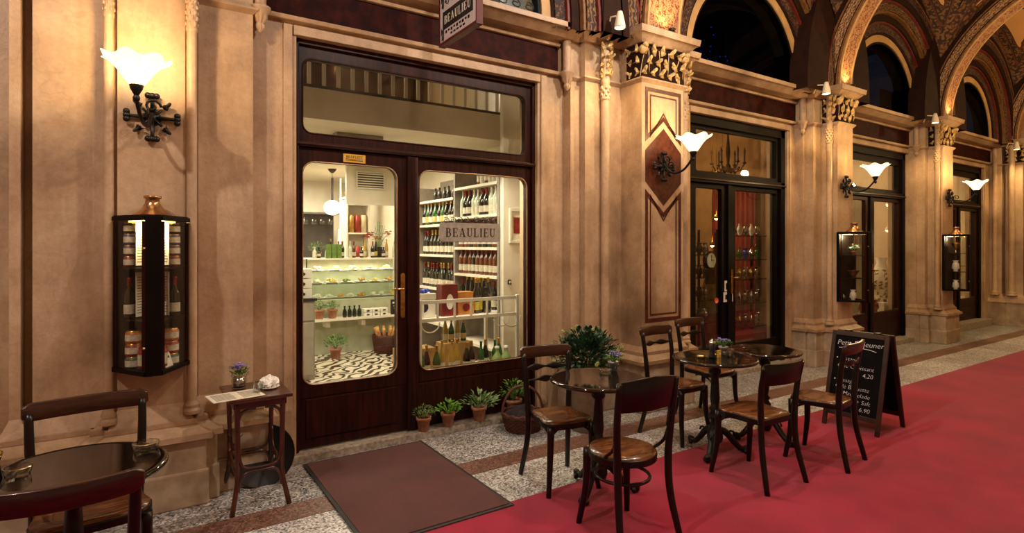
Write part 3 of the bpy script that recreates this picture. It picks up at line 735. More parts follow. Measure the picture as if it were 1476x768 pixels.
def side_door(n, a, b_, gl, mull, zb, zbar, ztop, step, glr):
    d = bpy.data.objects.new('door_%d' % n, None); COL.objects.link(d); d['kind'] = 'structure'
    MB().box(a, a + .04, .03, .2, step, 3.13).box(b_ - .09, b_, .03, .2, step, 3.13).box(a, b_, .03, .2, 3.02, 3.13).box(a, b_, .03, .18, zbar - .04, zbar + .05).build('door_frame', BWOOD, d, bevel=.006)
    MB().box(a, b_, .015, .1, zbar - .005, zbar + .01).build('transom_moulding', RWOOD, d)
    m = MB(); panel_hole(m, a + .04, b_ - .08, zbar + .05, 3.03, gl, glr, zbar + .1, ztop, .07, .13, .03); m.build('transom_frame', BWOOD, d); pane(d, gl, glr, zbar + .1, ztop, .1, .03, 'transom_glass')
    m0, m1 = mull
    for X0, X1, x0, x1 in ((a + .04, (m0 + m1) / 2 - .005, gl, m0), ((m0 + m1) / 2 + .005, b_ - .08, m1, glr)):
        m = MB(); panel_hole(m, X0, X1, zb - .12, zbar - .04, x0, x1, zb, zbar - .10, .07, .13, .03)
        m.box(X0, X1, .075, .13, step, zb - .12).box(X0 + .08, X1 - .08, .065, .08, step + .1, zb - .16)
        l_ = m.build('door_leaf', DWOOD if n > 2 else BWOOD, d, bevel=.004); pane(l_, x0, x1, zb, zbar - .10, .1, .03)
    MB().box((m0 + m1) / 2 - .04, (m0 + m1) / 2 + .04, .045, .075, step, zbar - .04).build('meeting_stile', BWOOD, d, bevel=.006)
    h = MB(); hx = (m0 + m1) / 2 + .02; h.box(hx - .018, hx + .018, .035, .046, 1.0, 1.3).tube([(hx, .04, 1.2), (hx, .0, 1.2), (hx + .09, -.002, 1.2)], .009, 8)
    h.build('door_handle', BRASS, d)
    MB().box(a - .05, b_ + .05, -.03 - .1 * (n > 2), .2, 0, step).build('door_step', SLAB, d, bevel=.006)
    return d
d2 = side_door(2, 5.306, 7.26, 5.49, (5.97, 6.24), .36, 2.38, 2.98, .06, 7.12)
d3 = side_door(3, 8.75, 10.784, 8.95, (9.52, 9.80), .52, 2.40, 2.92, .08, 10.62)
d4 = side_door(4, 12.2, 14.10, 12.35, (12.95, 13.2), .56, 2.36, 2.92, .14, 13.95)
# stickers on the second door
s_ = MB().box(6.0, 6.18, .064, .068, .90, 1.02).box(6.02, 6.10, .064, .068, 1.03, 1.16).build('notice_sticker', WHITEP, d2)
MB().lathe([(.001, 0), (.035, 0), (.035, .003)], (5.86, .064, .93), 16, 0, Matrix.Rotation(PI / 2, 3, 'X')).build('notice_sticker', mat('orange_sticker', 'd85a1a', 'e87030', .5), d2)
MB().box(6.04, 6.08, .062, .064, 1.05, 1.13).box(6.03, 6.15, .062, .064, .93, .99).build('sticker_print', BLACK, s_)

# ------------------------------------------------------------------ first shop (delicatessen) shell
def wallbox(name, x0, x1, y0, y1, z0, z1, mt): return st(MB().box(x0, x1, y0, y1, z0, z1).build(name, mt))
def tile_mat():
    m, t, b, co = base('swirl_tiles', .25); P = co.outputs['Object']
    v = t.mapping(P, (1, 1, 1), (0, 0, .785))
    w1 = t.new('ShaderNodeTexWave', wave_type='BANDS', bands_direction='X'); w1.inputs['Scale'].default_value = 2.6; w1.inputs['Distortion'].default_value = 6.5; w1.inputs['Detail'].default_value = 0; w1.inputs['Detail Scale'].default_value = 3.0
    t.link(v, w1.inputs['Vector'])
    c = t.ramp(w1.outputs['Fac'], [(0, lin('3a322a')), (.36, lin('3a322a')), (.42, lin('cfc4ac')), (1, lin('ddd2bc'))]).outputs[0]
    ck = t.new('ShaderNodeTexBrick'); ck.offset = 0; ck.inputs['Scale'].default_value = 5; ck.inputs['Mortar Size'].default_value = .012; ck.inputs['Brick Width'].default_value = 1; ck.inputs['Row Height'].default_value = 1
    t.link(P, ck.inputs['Vector']); c = t.mix(ck.outputs['Fac'], c, lin('8a8070')); t.link(c, b.inputs['Base Color']); return m
wallbox('floor', -.6, 3.7, .2, 6.4, 0, .06, tile_mat())
wallbox('wall_back', -.6, 3.7, 6.3, 6.5, 0, 4.6, CREAM); wallbox('wall_left', -.6, -.4, .3, 6.3, 0, 4.6, CREAM)
wallbox('wall_right', 3.5, 3.7, .3, 6.3, 0, 4.6, CREAM)
wallbox('wall_right', 3.17, 3.5, .64, .70, .06, 4.6, CREAM)
wallbox('ceiling', -.4, 3.5, .95, 6.3, 2.76, 3.02, CEILW)
wallbox('ceiling', -.6, 3.7, .3, 6.4, 4.5, 4.6, CEILW)
wallbox('wall_back', -.4, 3.5, 3.2, 3.3, 3.02, 4.5, mat('amber_wall', '33230f', '54391c', .7, scale=2))
b_ = MB().box(-.4, 3.5, .94, 1.0, 3.02, 3.05).box(-.4, 3.5, .93, .99, 3.42, 3.46)
t = bpy.data.objects.new('trim_12', None); COL.objects.link(t); t['kind'] = 'structure'
b_.build('rail', BLACK, t)
for i in range(20): MB().box(.88 + i * .133, .912 + i * .133, .95, .975, 3.04, 3.43).build('baluster', WHITEP, t)
st(MB().box(-.4, 3.5, .93, .95, 2.74, 3.02).build('trim_13', CREAM))
# shapes upstairs behind the railing
t = thing('wardrobe', 'brown wooden wardrobe upstairs behind the white balusters', 'wardrobe', (1.55, 2.6, 3.02))
MB().box(-.4, .4, -.2, .2, 0, 1.2).build('body', RWOOD, t); MB().box(-.38, -.01, -.215, -.2, .05, 1.15).box(.01, .38, -.215, -.2, .05, 1.15).build('door', DWOOD, t)
t = thing('floor_lamp', 'lamp with a glowing amber shade upstairs behind the white balusters', 'lamp', (.95, 2.3, 3.02))
MB().lathe([(.12, 0), (.12, .02), (.015, .04), (.012, .75)], n=12).build('stand', BRASS, t); MB().lathe([(.16, .66), (.1, .9)], n=20).build('lamp_shade', emit('amber_shade', 'ff9820', .9), t)

ORD = ['first', 'second', 'third', 'fourth', 'fifth', 'sixth', 'seventh', 'eighth', 'ninth', 'tenth', 'eleventh', 'twelfth', 'thirteenth', 'fourteenth', 'fifteenth', 'sixteenth']
# bottles --------------------------------------------------------------
def bottle_proto(name, body, foil, lab, shape='wine'):
    if shape == 'champ': prof = [(.001, 0), (.040, 0), (.043, .01), (.043, .14), (.036, .18), (.022, .22), (.015, .25), (.0145, .30), (.017, .302), (.017, .315), (.001, .318)]
    elif shape == 'wine': prof = [(.001, 0), (.034, 0), (.037, .01), (.037, .17), (.034, .19), (.016, .225), (.0135, .24), (.0135, .29), (.016, .292), (.016, .305), (.001, .306)]
    elif shape == 'tall': prof = [(.001, 0), (.030, 0), (.033, .01), (.033, .18), (.028, .22), (.016, .27), (.013, .30), (.013, .34), (.015, .342), (.015, .35), (.001, .352)]
    else: prof = [(.001, 0), (.032, 0), (.036, .01), (.036, .10), (.030, .13), (.014, .15), (.014, .18), (.018, .182), (.018, .20), (.001, .201)]
    m = MB(); top = prof[-1][1]
    m.lathe(prof, n=14, mis=[0] * (len(prof) - 5) + [1] * 4)
    r = max(p[0] for p in prof) + .0006; z0 = .035; z1 = .035 + top * .23
    m.lathe([(r, z0), (r, z1)], n=14, mi=2)
    me = m.build(name, [body, foil, lab]); return me
PROTO = {}
def bottle(kind, loc, label, group, parent=None, s=1.0, lean=0):
    K = {'champ': ('champagne_bottle', GB, FOIL, LAB, 'champ'), 'champg': ('champagne_bottle', GG, FOIL, mat('gold_label', 'b89a50', 'd8c080', .5), 'champ'), 'red': ('wine_bottle', GB, FOILR, LAB, 'wine'),
         'white': ('wine_bottle', GW, LAB, LAB, 'wine'), 'amber': ('wine_bottle', GBR, FOILR, LAB, 'wine'), 'green': ('wine_bottle', GG, GG, LAB, 'wine'), 'gold': ('liqueur_bottle', GY, FOIL, LAB, 'tall'),
         'tallg': ('liqueur_bottle', GB, FOIL, mat('yellow_label', 'b0a030', 'd8c850', .5), 'tall'), 'small': ('small_bottle', GB, BLACK, LAB, 'small'), 'smallw': ('small_bottle', GW, LAB, LAB, 'small'), 'smallb': ('small_bottle', GB, BLACK, BLACK, 'small')}[kind]
    if kind not in PROTO:
        PROTO[kind] = bottle_proto(*K); o = PROTO[kind]
    else: o = PROTO[kind].copy(); COL.objects.link(o)
    o.location = loc; o.scale = (s, s, s); o.rotation_euler = (0, lean, random.uniform(0, 6)); tag(o, label, 'bottle', group); return o

# wine shelf on the right wall of the shop
ws = thing('wine_shelf', 'tall cream wall shelf full of wine bottles inside the first shop', 'shelf', (3.15, .70, .06))
XS, XE = 3.15, 3.5
m = MB().box(0, .35, 0, .03, 0, 2.42).box(0, .35, .98, 1.02, 0, 2.42).box(0, .35, 2.03, 2.06, 0, 2.3).box(.33, .35, 0, 2.05, 0, 2.4)
m.build('carcass', mat('shelf_grey', '7c7468', '8c8478', .5), ws)
RB = [2.27, 1.93, 1.575, 1.27, .90, .5]; LB = [2.17, 1.86, 1.48, 1.06, .62]
for z in RB: MB().box(-.01, .33, .03, .98, z - .06 - .028, z - .06).build('shelf_board', CREAM, ws)
for z in LB: MB().box(-.01, .33, 1.02, 2.03, z - .06 - .028, z - .06).build('shelf_board', CREAM, ws)
def row(kinds, y0, y1, z, n, label, group, x=3.22, two=True, s=1.0):
    for i in range(n):
        y = y0 + (y1 - y0) * i / max(1, n - 1)
        bottle(random.choice(kinds), (x + random.uniform(-.01, .01), y, z), ORD[i] + ' from the right, ' + label, group, s=s)
        if two: bottle(random.choice(kinds), (x + .11, y + .02, z), ORD[i] + ' from the right, rear row, ' + label, group, s=s)
row(['white', 'amber'], .80, 1.2, 2.27, 6, 'bottle, topmost board, near wine shelf bay', 'bottles on the top board')
row(['smallb'], 1.85, 2.35, 2.17, 5, 'small black flask, top of the far wine shelf', 'black flasks on the shelf', two=False, s=.8)
row(['red', 'white'], .78, 1.62, 1.93, 10, 'labelled bottle, upper board, near wine shelf', 'bottles on the upper near shelf')
row(['red', 'amber'], .78, 1.62, 1.575, 9, 'bottle behind the grey window sign', 'bottles behind the window lettering', two=False)
row(['amber', 'amber', 'amber', 'red'], .78, 1.62, 1.27, 10, 'bottle on the board below the window sign', 'bottles on the middle near shelf')
row(['red', 'tallg'], .78, 1.62, .90, 8, 'bottle, low board, near wine shelf', 'bottles on the low near shelf', two=False)
row(['champ', 'champ', 'champg'], 1.80, 2.66, 1.86, 9, 'gold-foiled champagne bottle, upper far shelf', 'champagne on the upper far shelf')
row(['champ', 'red'], 1.80, 2.66, 1.48, 9, 'foiled dark bottle, middle far shelf', 'bottles on the middle far shelf')
row(['red', 'champ'], 1.80, 2.66, 1.06, 10, 'dark bottle, lowest far shelf', 'bottles on the low far shelf')
# picture, switch
t = thing('framed_picture', 'cream framed picture with a red print on the shop wall beside the wine shelf', 'picture', (3.33, .637, 1.62))
m = MB(); panel_hole(m, -.10, .10, -.0, .36, -.075, .075, .03, .33, -.03, 0, .004); m.build('frame', CREAM, t, bevel=.004)
m = MB().box(-.075, .075, -.008, -.002, .03, .33); m.build('mount', PAPER, t); MB().box(-.04, .04, -.012, -.008, .1, .27).build('print', FOILR, t)
t = thing('light_switch', 'small black light switch on the cream wall beside the wine shelf', 'switch', (3.24, .637, 1.19)); MB().box(-.02, .02, -.01, 0, 0, .05).build('plate', BLACK, t, bevel=.003); MB().box(-.008, .008, -.014, -.01, .012, .036).build('rocker', WHITEP, t)
t = thing('air_vent', 'slatted air vent high on the back wall of the first shop', 'vent', (2.9, 3.9, 2.45))
MB().box(-.2, .2, -.0, .03, 0, .22).build('backing', BLACK, t); 
MB().box(-.22, .22, -.015, 0, -.02, 0).box(-.22, .22, -.015, 0, .22, .24).box(-.22, -.2, -.015, 0, 0, .22).box(.2, .22, -.015, 0, 0, .22).build('frame', CREAM, t)
for k in range(6): MB().box(-.2, .2, -.012, .0, .015 + k * .036, .03 + k * .036).build('slat', CREAM, t)
wallbox('wall_back', 2.55, 3.5, 3.93, 4.0, 2.2, 2.76, CREAM)

# window display: rail, boards, boxes
t = thing('display_rack', 'cream metal rack with a double rail and rings in the shop window', 'rack', (2.0, .25, .42))
RX = 1.08
for x in (.06, RX): MB().box(x - .014, x + .014, -.014, .014, 0, .70).build('post', CREAM, t, bevel=.004)
MB().box(.06, RX, -.009, .009, .66, .69).build('rail', CREAM, t); MB().box(.06, RX, -.009, .009, .50, .53).build('rail', CREAM, t)
for i in range(5): x = .06 + (RX - .06) * (i + 1) / 6; MB().box(x - .009, x + .009, -.007, .007, .53, .66).build('rail_bar', CREAM, t)
for x, r in ((.16, .09), (RX - .18, .085), (RX - .06, .10)):
    MB().tube([(x + r * math.cos(a * .3), 0, .49 + r * math.sin(a * .3) * .95) for a in range(11, 22)], .007, 6).build('ring_bracket', CREAM, t)
t = thing('display_table', 'two-tier pale display table behind the rack in the shop window', 'table', (2.5, .62, .06))
MB().box(-.52, .50, -.44, .05, .34, .37).build('lower_board', CREAM, t); MB().box(-.50, .48, -.20, .05, .84, .865).build('upper_board', CREAM, t)
for x in (-.48, .46):
    for y in (-.17, .02): MB().box(x - .015, x + .015, y - .015, y + .015, 0, .84).build('leg', CREAM, t)
TT = .43; TU = .925
def gift_box(name, label, x, y, z, w, d, h, m1, lid=None, deco_=None, rz=0, cat='box'):
    t = thing(name, label, cat, (x, y, z), rz)
    MB().box(-w / 2, w / 2, -d / 2, d / 2, 0, h).build('body', m1, t, bevel=.003)
    if lid: MB().box(-w / 2 - .004, w / 2 + .004, -d / 2 - .004, d / 2 + .004, h - .05, h + .004).build('lid', lid, t, bevel=.003)
    if deco_:
        m = MB(); m.prism([(w * .22 * math.cos(a * .3), h * .24 * math.sin(a * .3)) for a in range(21)], 0, .0015, 0, FRONT, (0, -d / 2 - .001, h * .45)); m.build('printed_badge', deco_, t)
    return t
BOXR = mat('box_red', '5a1414', '8a2020', .4, scale=10); BOXO = mat('box_orange', 'a0602a', 'c8843c', .45, scale=10); NAVY = mat('navy_print', '1c2440', rough=.4)
gift_box('gift_box', 'large white gift box with a dark round badge behind the window rack', 2.20, .60, TU, .26, .2, .22, WHITEP, CREAM, NAVY)
gift_box('gift_box', 'dark red gift box with a white round badge, right of the big white box', 2.48, .56, TU, .17, .12, .30, BOXR, None, WHITEP)
gift_box('gift_box', 'upper one of two orange boxes stacked behind the window rack', 2.66, .58, TU + .16, .17, .12, .06, BOXO, None, None)
gift_box('gift_box', 'lower one of two orange boxes stacked behind the window rack', 2.66, .58, TU, .18, .14, .16, BOXO, None, BOXR)
gift_box('gift_box', 'small white box with a dark print leaning in front of the white gift box', 2.12, .47, TU, .14, .04, .14, WHITEP, None, BLACK)
t = thing('gift_ribbon', 'crumpled blue ribbon on top of the large white gift box', 'ribbon', (2.24, .56, TU + .225))
m = MB(); 
for i in range(6): m.tube([(.05 * math.cos(i) * k / 3, .03 * math.sin(i * 2) * k / 3, .02 * math.sin(k + i) + .02) for k in range(6)], .007, 6, flat=2)
m.build('loops', mat('blue_ribbon', '1a3aa8', '3058d0', .3), t)
for i, (x, k) in enumerate([(2.80, 'tallg'), (2.86, 'tallg'), (2.92, 'smallb'), (2.955, 'tallg')]):
    bottle(k, (x, .56 + .03 * (i % 2), TU), ['tall bottle with yellow label, leftmost right of the orange boxes', 'tall bottle with yellow label, second right of the orange boxes', 'short black bottle near the right end of the window rack', 'tall dark bottle at the right end of the window rack'][i], None, s=1.0 if k != 'smallb' else 1.3)
CRATE = mat('pale_crate', 'b08a4e', 'd0aa6c', .6, scale=8)
gift_box('wooden_crate', 'pale wooden crate at the left of the lower window display', 2.14, .56, TT, .34, .2, .22, CRATE)
gift_box('wooden_crate', 'pale wooden crate in the middle of the lower window display', 2.56, .56, TT, .30, .2, .24, CRATE)
for i in range(4): bottle(['gold', 'champg'][i % 2], (2.46 + i * .065, .56, TT + .24), ORD[i] + ' from the left of the gold bottles on the middle crate below the rack', 'gold bottles on the crate', s=.7)
LOW = ['champg', 'champ', 'champg', 'gold', 'gold', 'gold', 'champ', 'champ', 'green', 'champ', 'green', 'champg']
for i, k in enumerate(LOW):
    bottle(k, (2.10 + i * .077, .32 + .05 * (i % 2), TT), ORD[i] + ' from the left, ' + {'champ': 'dark foiled bottle', 'champg': 'green foiled bottle', 'gold': 'golden bottle', 'green': 'green bottle'}[k] + ' in the front row at the window foot', 'front row bottles ' + k.replace('champg', 'green foiled').replace('champ', 'dark foiled'), s=.85)
for i in range(2):
    t = thing('swing_top_jug', ['round glass jug with pale lemonade, left one at the right end of the front row', 'round glass jug with pale lemonade at the right end of the front row'][i], 'jug', (2.98 + .09 * i - .1, .30 - .02 * i, TT))
    MB().lathe([(.001, 0), (.04, 0), (.05, .03), (.05, .09), (.03, .13), (.02, .15), (.02, .18)], n=16).build('body', mat('lemonade', '8a9a5a', 'aab87a', .1), t); MB().lathe([(.022, .18), (.022, .2), (.001, .205)], n=12).build('stopper', WHITEP, t)

# deli counter
dc = thing('deli_counter', 'glass deli counter with cheese and pastries seen through the door', 'counter', (1.95, 3.75, .06))
MB().box(0, 1.5, .05, .7, 0, .76).box(0, 1.5, .66, .7, .76, 1.34).build('base', mat('counter_green', 'a8a88a', 'b8b89a', .5), dc)
MB().box(0, 1.5, -.18, .05, .49, .52).build('lower_ledge', CREAM, dc); MB().box(0, 1.5, -.0, .7, 1.33, 1.35).build('top_board', CREAM, dc)
for z in (.98, 1.16): MB().box(.02, 1.48, .08, .64, z, z + .008).build('glass_shelf', CLEAR, dc)
MB().box(0, 1.5, .0, .006, .78, 1.33).build('front_glass', GLASS, dc)
MB().box(-.012, .0, .0, .02, .76, 1.35).box(1.5, 1.512, 0, .02, .76, 1.35).build('corner_post', BLACK, dc)
for s in (.25, .75, 1.25): MB().box(s - .03, s + .03, -.12, .05, .40, .49).build('bracket', CREAM, dc)
light('counter_light', 'AREA', (2.7, 4.05, 1.32), 30, NEUT, 1.3, sy=.3)
PAST = [mat('pastry_gold', 'b07a34', 'dca85c', .6, scale=30), mat('cheese_white', 'e4dcc4', 'f2ecd8', .5), mat('cheese_yellow', 'd8b850', 'e8cc6c', .5), mat('olive_green', '6a7a30', '8a9a48', .5), mat('ham_pink', 'b8685c', 'd0887a', .5)]
nm = ['golden pastry', 'white cheese', 'yellow cheese', 'green olive', 'pink ham']
for lv, (z, n) in enumerate(((.83, 8), (1.05, 6), (1.23, 5))):
    for i in range(n):
        x = 2.08 + i * 1.3 / n; k = random.randrange(5) if lv else random.choice([1, 2, 1, 0])
        t = thing('serving_platter', 'platter of %s, %s from the left, %s level of the deli counter' % (nm[k], ORD[i], ['lowest', 'middle', 'top'][lv]), 'platter', (x + .06, 4.0, z), group='%s platters on the %s counter level' % (nm[k], ['lowest', 'middle', 'top'][lv]))
        MB().lathe([(.001, 0), (.07, 0), (.10, .012), (.102, .015), (.07, .006)], n=18).build('plate', WHITEP, t)
        m = MB()
        for q in range(9):
            a = random.uniform(0, 6.28); r = random.uniform(0, .055)
            m.ball((r * math.cos(a), r * math.sin(a), .022 + random.uniform(0, .03)), random.uniform(.018, .032), n=8, sz=.8)
        m.build('food', PAST[k], t)
# goods on top of the counter
tops = ['smallw', 'small', 'smallw', 'tallg', 'red', 'red', 'white', 'amber', 'small', 'gold', 'red', 'tallg', 'small', 'gold', 'white', 'red']
for i, k in enumerate(tops):
    bottle(k, (2.10 + i * .085, 3.95 + .1 * (i % 2), 1.41), ORD[i] + ' from the left of the bottles standing on top of the deli counter', 'bottles on the deli counter', s=.8)
GREENB = mat('green_carton', '4a6a20', '6a8a34', .5, scale=20)
for i in range(3): gift_box('green_carton', ['left', 'middle', 'right'][i] + ' one of three slim green cartons on the deli counter', 2.27 + i * .075, 3.86, 1.41, .06, .06, .2, GREENB)['group'] = 'green cartons on the counter'
def potted(name, label, loc, r, h, fr, fh, leafm, n=160, ls=.03, group=None, potm=None, seed=1, flowers=None, up=.6):
    rnd = random.Random(seed)
    t = thing(name, label, 'potted plant', loc, group=group)
    MB().lathe([(.001, 0), (r * .72, 0), (r * .95, h * .78), (r * 1.08, h * .78), (r * 1.1, h), (r * .98, h), (r * .92, h * .85), (.001, h * .85)], n=20).build('pot', potm or TERRA, t)
    MB().lathe([(.001, h * .92), (r * .9, h * .86)], n=14).build('soil', SOIL, t)
    m = MB(); fm = MB()
    for i in range(n):
        a = rnd.uniform(0, 2 * PI); q = rnd.random() ** .5; el = rnd.uniform(0, 1)
        R_ = fr * q; z = h + fh * (.1 + el * math.sqrt(max(0, 1 - q * q * .8)))
        p = Vector((R_ * math.cos(a), R_ * math.sin(a), z)); d = Vector((math.cos(a) * (q + .2), math.sin(a) * (q + .2), up + rnd.uniform(-.4, .6))).normalized()
        leafblade(m, p, d, ls * rnd.uniform(.7, 1.3), rnd)
    for i in range(8): 
        a = i * .8; m.tube([(0, 0, h * .8), (fr * .5 * math.cos(a), fr * .5 * math.sin(a), h + fh * .6)], .003, 4)
    m.build('foliage', leafm, t)
    if flowers:
        fmat, k, fs = flowers
        for i in range(k):
            a = rnd.uniform(0, 2 * PI); R_ = fr * rnd.uniform(0, .9); p = Vector((R_ * math.cos(a), R_ * math.sin(a), h + fh * rnd.uniform(.75, 1.2)))
            for q in range(5): b2 = q * 2 * PI / 5; leafblade(fm, p, Vector((math.cos(b2), math.sin(b2), .5)), fs, rnd, .8)
        fm.build('flowers', fmat, t)
    return t
def leafblade(m, p, d, L, rnd, wide=.45):
    d = d.normalized(); s = d.cross(Vector((rnd.uniform(-.3, .3), rnd.uniform(-.3, .3), 1))).normalized(); up = s.cross(d)
    a = p; b = p + d * L * .5 + s * L * wide * .5 + up * L * .08; c = p + d * L - up * L * .1; e = p + d * L * .5 - s * L * wide * .5 + up * L * .08; mid = p + d * L * .5
    m.add([a, b, c, e, mid], [(0, 4, 1), (4, 2, 1), (0, 3, 4), (4, 3, 2)], 0, False)
potted('potted_herb', 'bushy herb in a pot standing on the left of the deli counter', (2.17, 4.1, 1.41), .06, .09, .11, .14, LEAF, seed=3)
t = thing('flower_vase', 'dark vase with red lilies and bare twigs on the deli counter', 'vase', (3.1, 4.1, 1.41))
MB().lathe([(.001, 0), (.05, 0), (.07, .08), (.05, .15), (.055, .16)], n=16).build('vase_body', BLACK, t)
m = MB(); fm = MB(); rnd = random.Random(5)
for i in range(12):
    a = i * 2.4; tip = (.2 * math.cos(a) * (i % 3 + 1) / 3, .12 * math.sin(a), .35 + .2 * (i % 4) / 3); m.tube(smooth_path([(0, 0, .1), (tip[0] * .4, tip[1] * .4, .28), tip], 3), .003, 4)
    for k in range(4): leafblade(m, Vector(tip) * (.5 + .12 * k), Vector((math.cos(k * 2), math.sin(k * 2), .4)), .05, rnd, .3)
for p in ((-.14, 0, .36), (.15, .02, .38), (.0, .03, .30), (-.18, .02, .33)):
    for q in range(10): leafblade(fm, Vector(p), Vector((math.cos(q), math.sin(q), .5 * math.cos(q * 3))), .08, rnd, .6)
m.build('stems', LEAF, t); fm.build('petals', REDFL, t)
# ledge: herbs, jars, boxes ; floor: pot, basket
potted('potted_herb', 'terracotta potted herb at the left end of the ledge under the deli counter', (2.09, 3.66, .58), .065, .13, .09, .10, LEAF, seed=4)
potted('potted_herb', 'terracotta potted herb second from the left on the ledge under the deli counter', (2.27, 3.66, .58), .065, .13, .09, .10, LEAF, seed=5)
for i in range(4): bottle('smallb', (2.44 + i * .07, 3.66, .58), ORD[i] + ' from the left of the dark jars on the ledge under the deli counter', 'dark jars on the ledge', s=.8)
for i in range(6): gift_box('patterned_box', ['left', 'middle', 'right'][i % 3] + ' patterned white box in the %s layer on the ledge under the counter' % ['lower', 'upper'][i // 3], 2.76 + (i % 3) * .12, 3.66, .58 + .055 * (i // 3), .11, .12, .05, PAPER, None, NAVY)['group'] = 'patterned boxes on the ledge'
t = thing('menu_sign', 'small black chalk sign at the right of the counter ledge', 'sign', (3.18, 3.62, .58))
MB().box(-.075, .075, -.008, .008, 0, .22).build('board', BLACK, t); MB().box(-.05, .05, -.0095, -.008, .16, .185).box(-.04, .04, -.0095, -.008, .12, .128).box(-.03, .03, -.0095, -.008, .09, .096).build('chalk_marks', WHITEP, t)
potted('potted_herb', 'leafy potted plant on the tiled shop floor before the counter', (2.25, 3.45, .06), .075, .14, .14, .16, LEAF, seed=6, ls=.05)
def basket(label, loc, r, h, handle=True, rz=0, squash=1.0):
    t = thing('wicker_basket', label, 'basket', loc, rz)
    m = MB(); rows = 9; nst = 24
    for i in range(rows):
        z = h * (i + .5) / rows; rr = r * (.78 + .22 * (i / rows))
        m.tube([(rr * math.cos(2 * PI * k / 48) + (.006 * math.cos(k * PI + i * PI)) * math.cos(2 * PI * k / 48), squash * (rr * math.sin(2 * PI * k / 48) + (.006 * math.cos(k * PI + i * PI)) * math.sin(2 * PI * k / 48)), z) for k in range(48)], h / rows * .55, 6, closed=True)
    m.lathe([(.001, .006), (r * .78, .006), (r * .98, h)], n=24); 
    m.build('woven_body', WICKER, t)
    m = MB()
    for s in (0, .02): m.tube([(r * 1.0 * math.cos(2 * PI * k / 40), squash * r * math.sin(2 * PI * k / 40), h + .012 * math.sin(k * 1.9 + s * 150) + s * .4) for k in range(40)], .011, 7, closed=True)
    m.build('rim', WICKER, t)
    if handle:
        m = MB()
        for s in (-.008, .008): m.tube([(r * math.cos(a * PI / 20), s + .004 * math.sin(a * 1.3 + s * 400), h + (r * 1.35) * math.sin(a * PI / 20)) for a in range(21)], .010, 7)
        m.build('handle', WICKER, t)
    return t
basket('dark wicker basket of baguettes on the tiled shop floor', (2.98, 3.5, .06), .18, .24, handle=False)
BREAD = mat('bread_crust', 'a8702e', 'd8a058', .7, scale=20)
for i in range(9):
    a = i * .7; o = MB().tube(smooth_path([(0, 0, 0), (.03 * math.cos(a), .03 * math.sin(a), .15), (.08 * math.cos(a), .08 * math.sin(a), .30)], 3), .022, 8).build('baguette', BREAD, loc=(2.98 + .07 * math.cos(a), 3.5 + .07 * math.sin(a), .12)); tag(o, ORD[i] + ' of the baguettes standing round the dark basket, counted from its right side', 'bread', 'baguettes in the dark basket')
# left cabinet with boxes
t = thing('drawer_cabinet', 'pale cabinet with a black top just inside the shop door', 'cabinet', (1.40, 2.55, .06))
MB().box(-.4, .30, -.2, .4, 0, .90).build('body', GREYP, t, bevel=.004); MB().box(-.41, .32, -.22, .41, .90, .93).build('top', BLACK, t)
for z0, z1 in ((.06, .66), (.68, .88)):
    d = MB().box(-.05, .28, -.215, -.2, z0, z1).build('door' if z0 < .1 else 'drawer', mat('cabinet_face', 'a39b8c', 'b0a898', .5), t, bevel=.004); MB().prism([(.02 * math.cos(a) + .1, .05 * math.sin(a) + (z0 + z1) / 2 + .1 * (z0 < .1)) for a in [k * .4 for k in range(16)]], 0, .01, 0, FRONT, (0, -.216, 0)).build('handle', WHITEP, d)
for k in range(3): gift_box('storage_box', ['white storage box on the pale cabinet, bottom of the stack', 'white storage box on the pale cabinet, middle of the stack', 'white storage box on the pale cabinet, top of the stack'][k], 1.55, 2.5, .99 + k * .115, .26, .2, .105, WHITEP, None, BLACK)
# back of the shop
t = thing('jar_cabinet', 'tall open cream cabinet with tins and jars behind the deli counter', 'cabinet', (3.06, 5.1, .06))
MB().box(-.20, -.17, -.15, .15, 0, 2.3).box(.17, .20, -.15, .15, 0, 2.3).box(-.2, .2, .13, .15, 0, 2.3).box(-.22, .22, -.17, .17, 2.3, 2.33).build('carcass', CREAM, t)
for z in (1.2, 1.72, 2.2): MB().box(-.17, .17, -.15, .13, z, z + .025).build('shelf_board', CREAM, t)
TIN = [mat('tin_gold', 'a87c34', 'd0a458', .3, .5), mat('tin_red', '8a2418', 'b03828', .4), mat('tin_cream', 'c8b890', 'dccca8', .4)]
for z in (1.285, 1.805):
    for i in range(3):
        o = MB().lathe([(.001, 0), (.05, 0), (.05, .26), (.042, .265), (.042, .29), (.001, .295)], n=14).build('storage_tin', TIN[i % 3], loc=(2.955 + i * .105, 5.0, z)); tag(o, ORD[i] + ' tin from the left on the %s shelf of the cream cabinet' % ('lower' if z < 1.5 else 'upper'), 'tin', 'tins on the %s cabinet shelf' % ('lower' if z < 1.5 else 'upper'))
for i in range(2):
    t = thing('hanging_scale' if 0 else 'ceramic_bowl', ['white ceramic bowl on top of the cream cabinet, left one', 'white ceramic bowl on top of the cream cabinet, right one'][i], 'bowl', (2.97 + i * .18, 5.1, 2.39)); MB().lathe([(.001, 0), (.04, 0), (.09, .08), (.095, .085), (.08, .08)], n=18).build('bowl_body', WHITEP, t)
t = thing('glass_rack', 'dark overhead rack of hanging wine glasses at the back of the shop', 'rack', (2.6, 5.6, 1.5))
MB().box(-.75, .28, -.15, .15, .62, .65).box(-.6, -.57, -.02, .02, .65, 1.26).box(.2, .23, -.02, .02, .65, 1.26).box(-.75, .28, .15, .18, -.6, .65).build('board', mat('dark_board', '3a3430', '4a443e', .5), t)
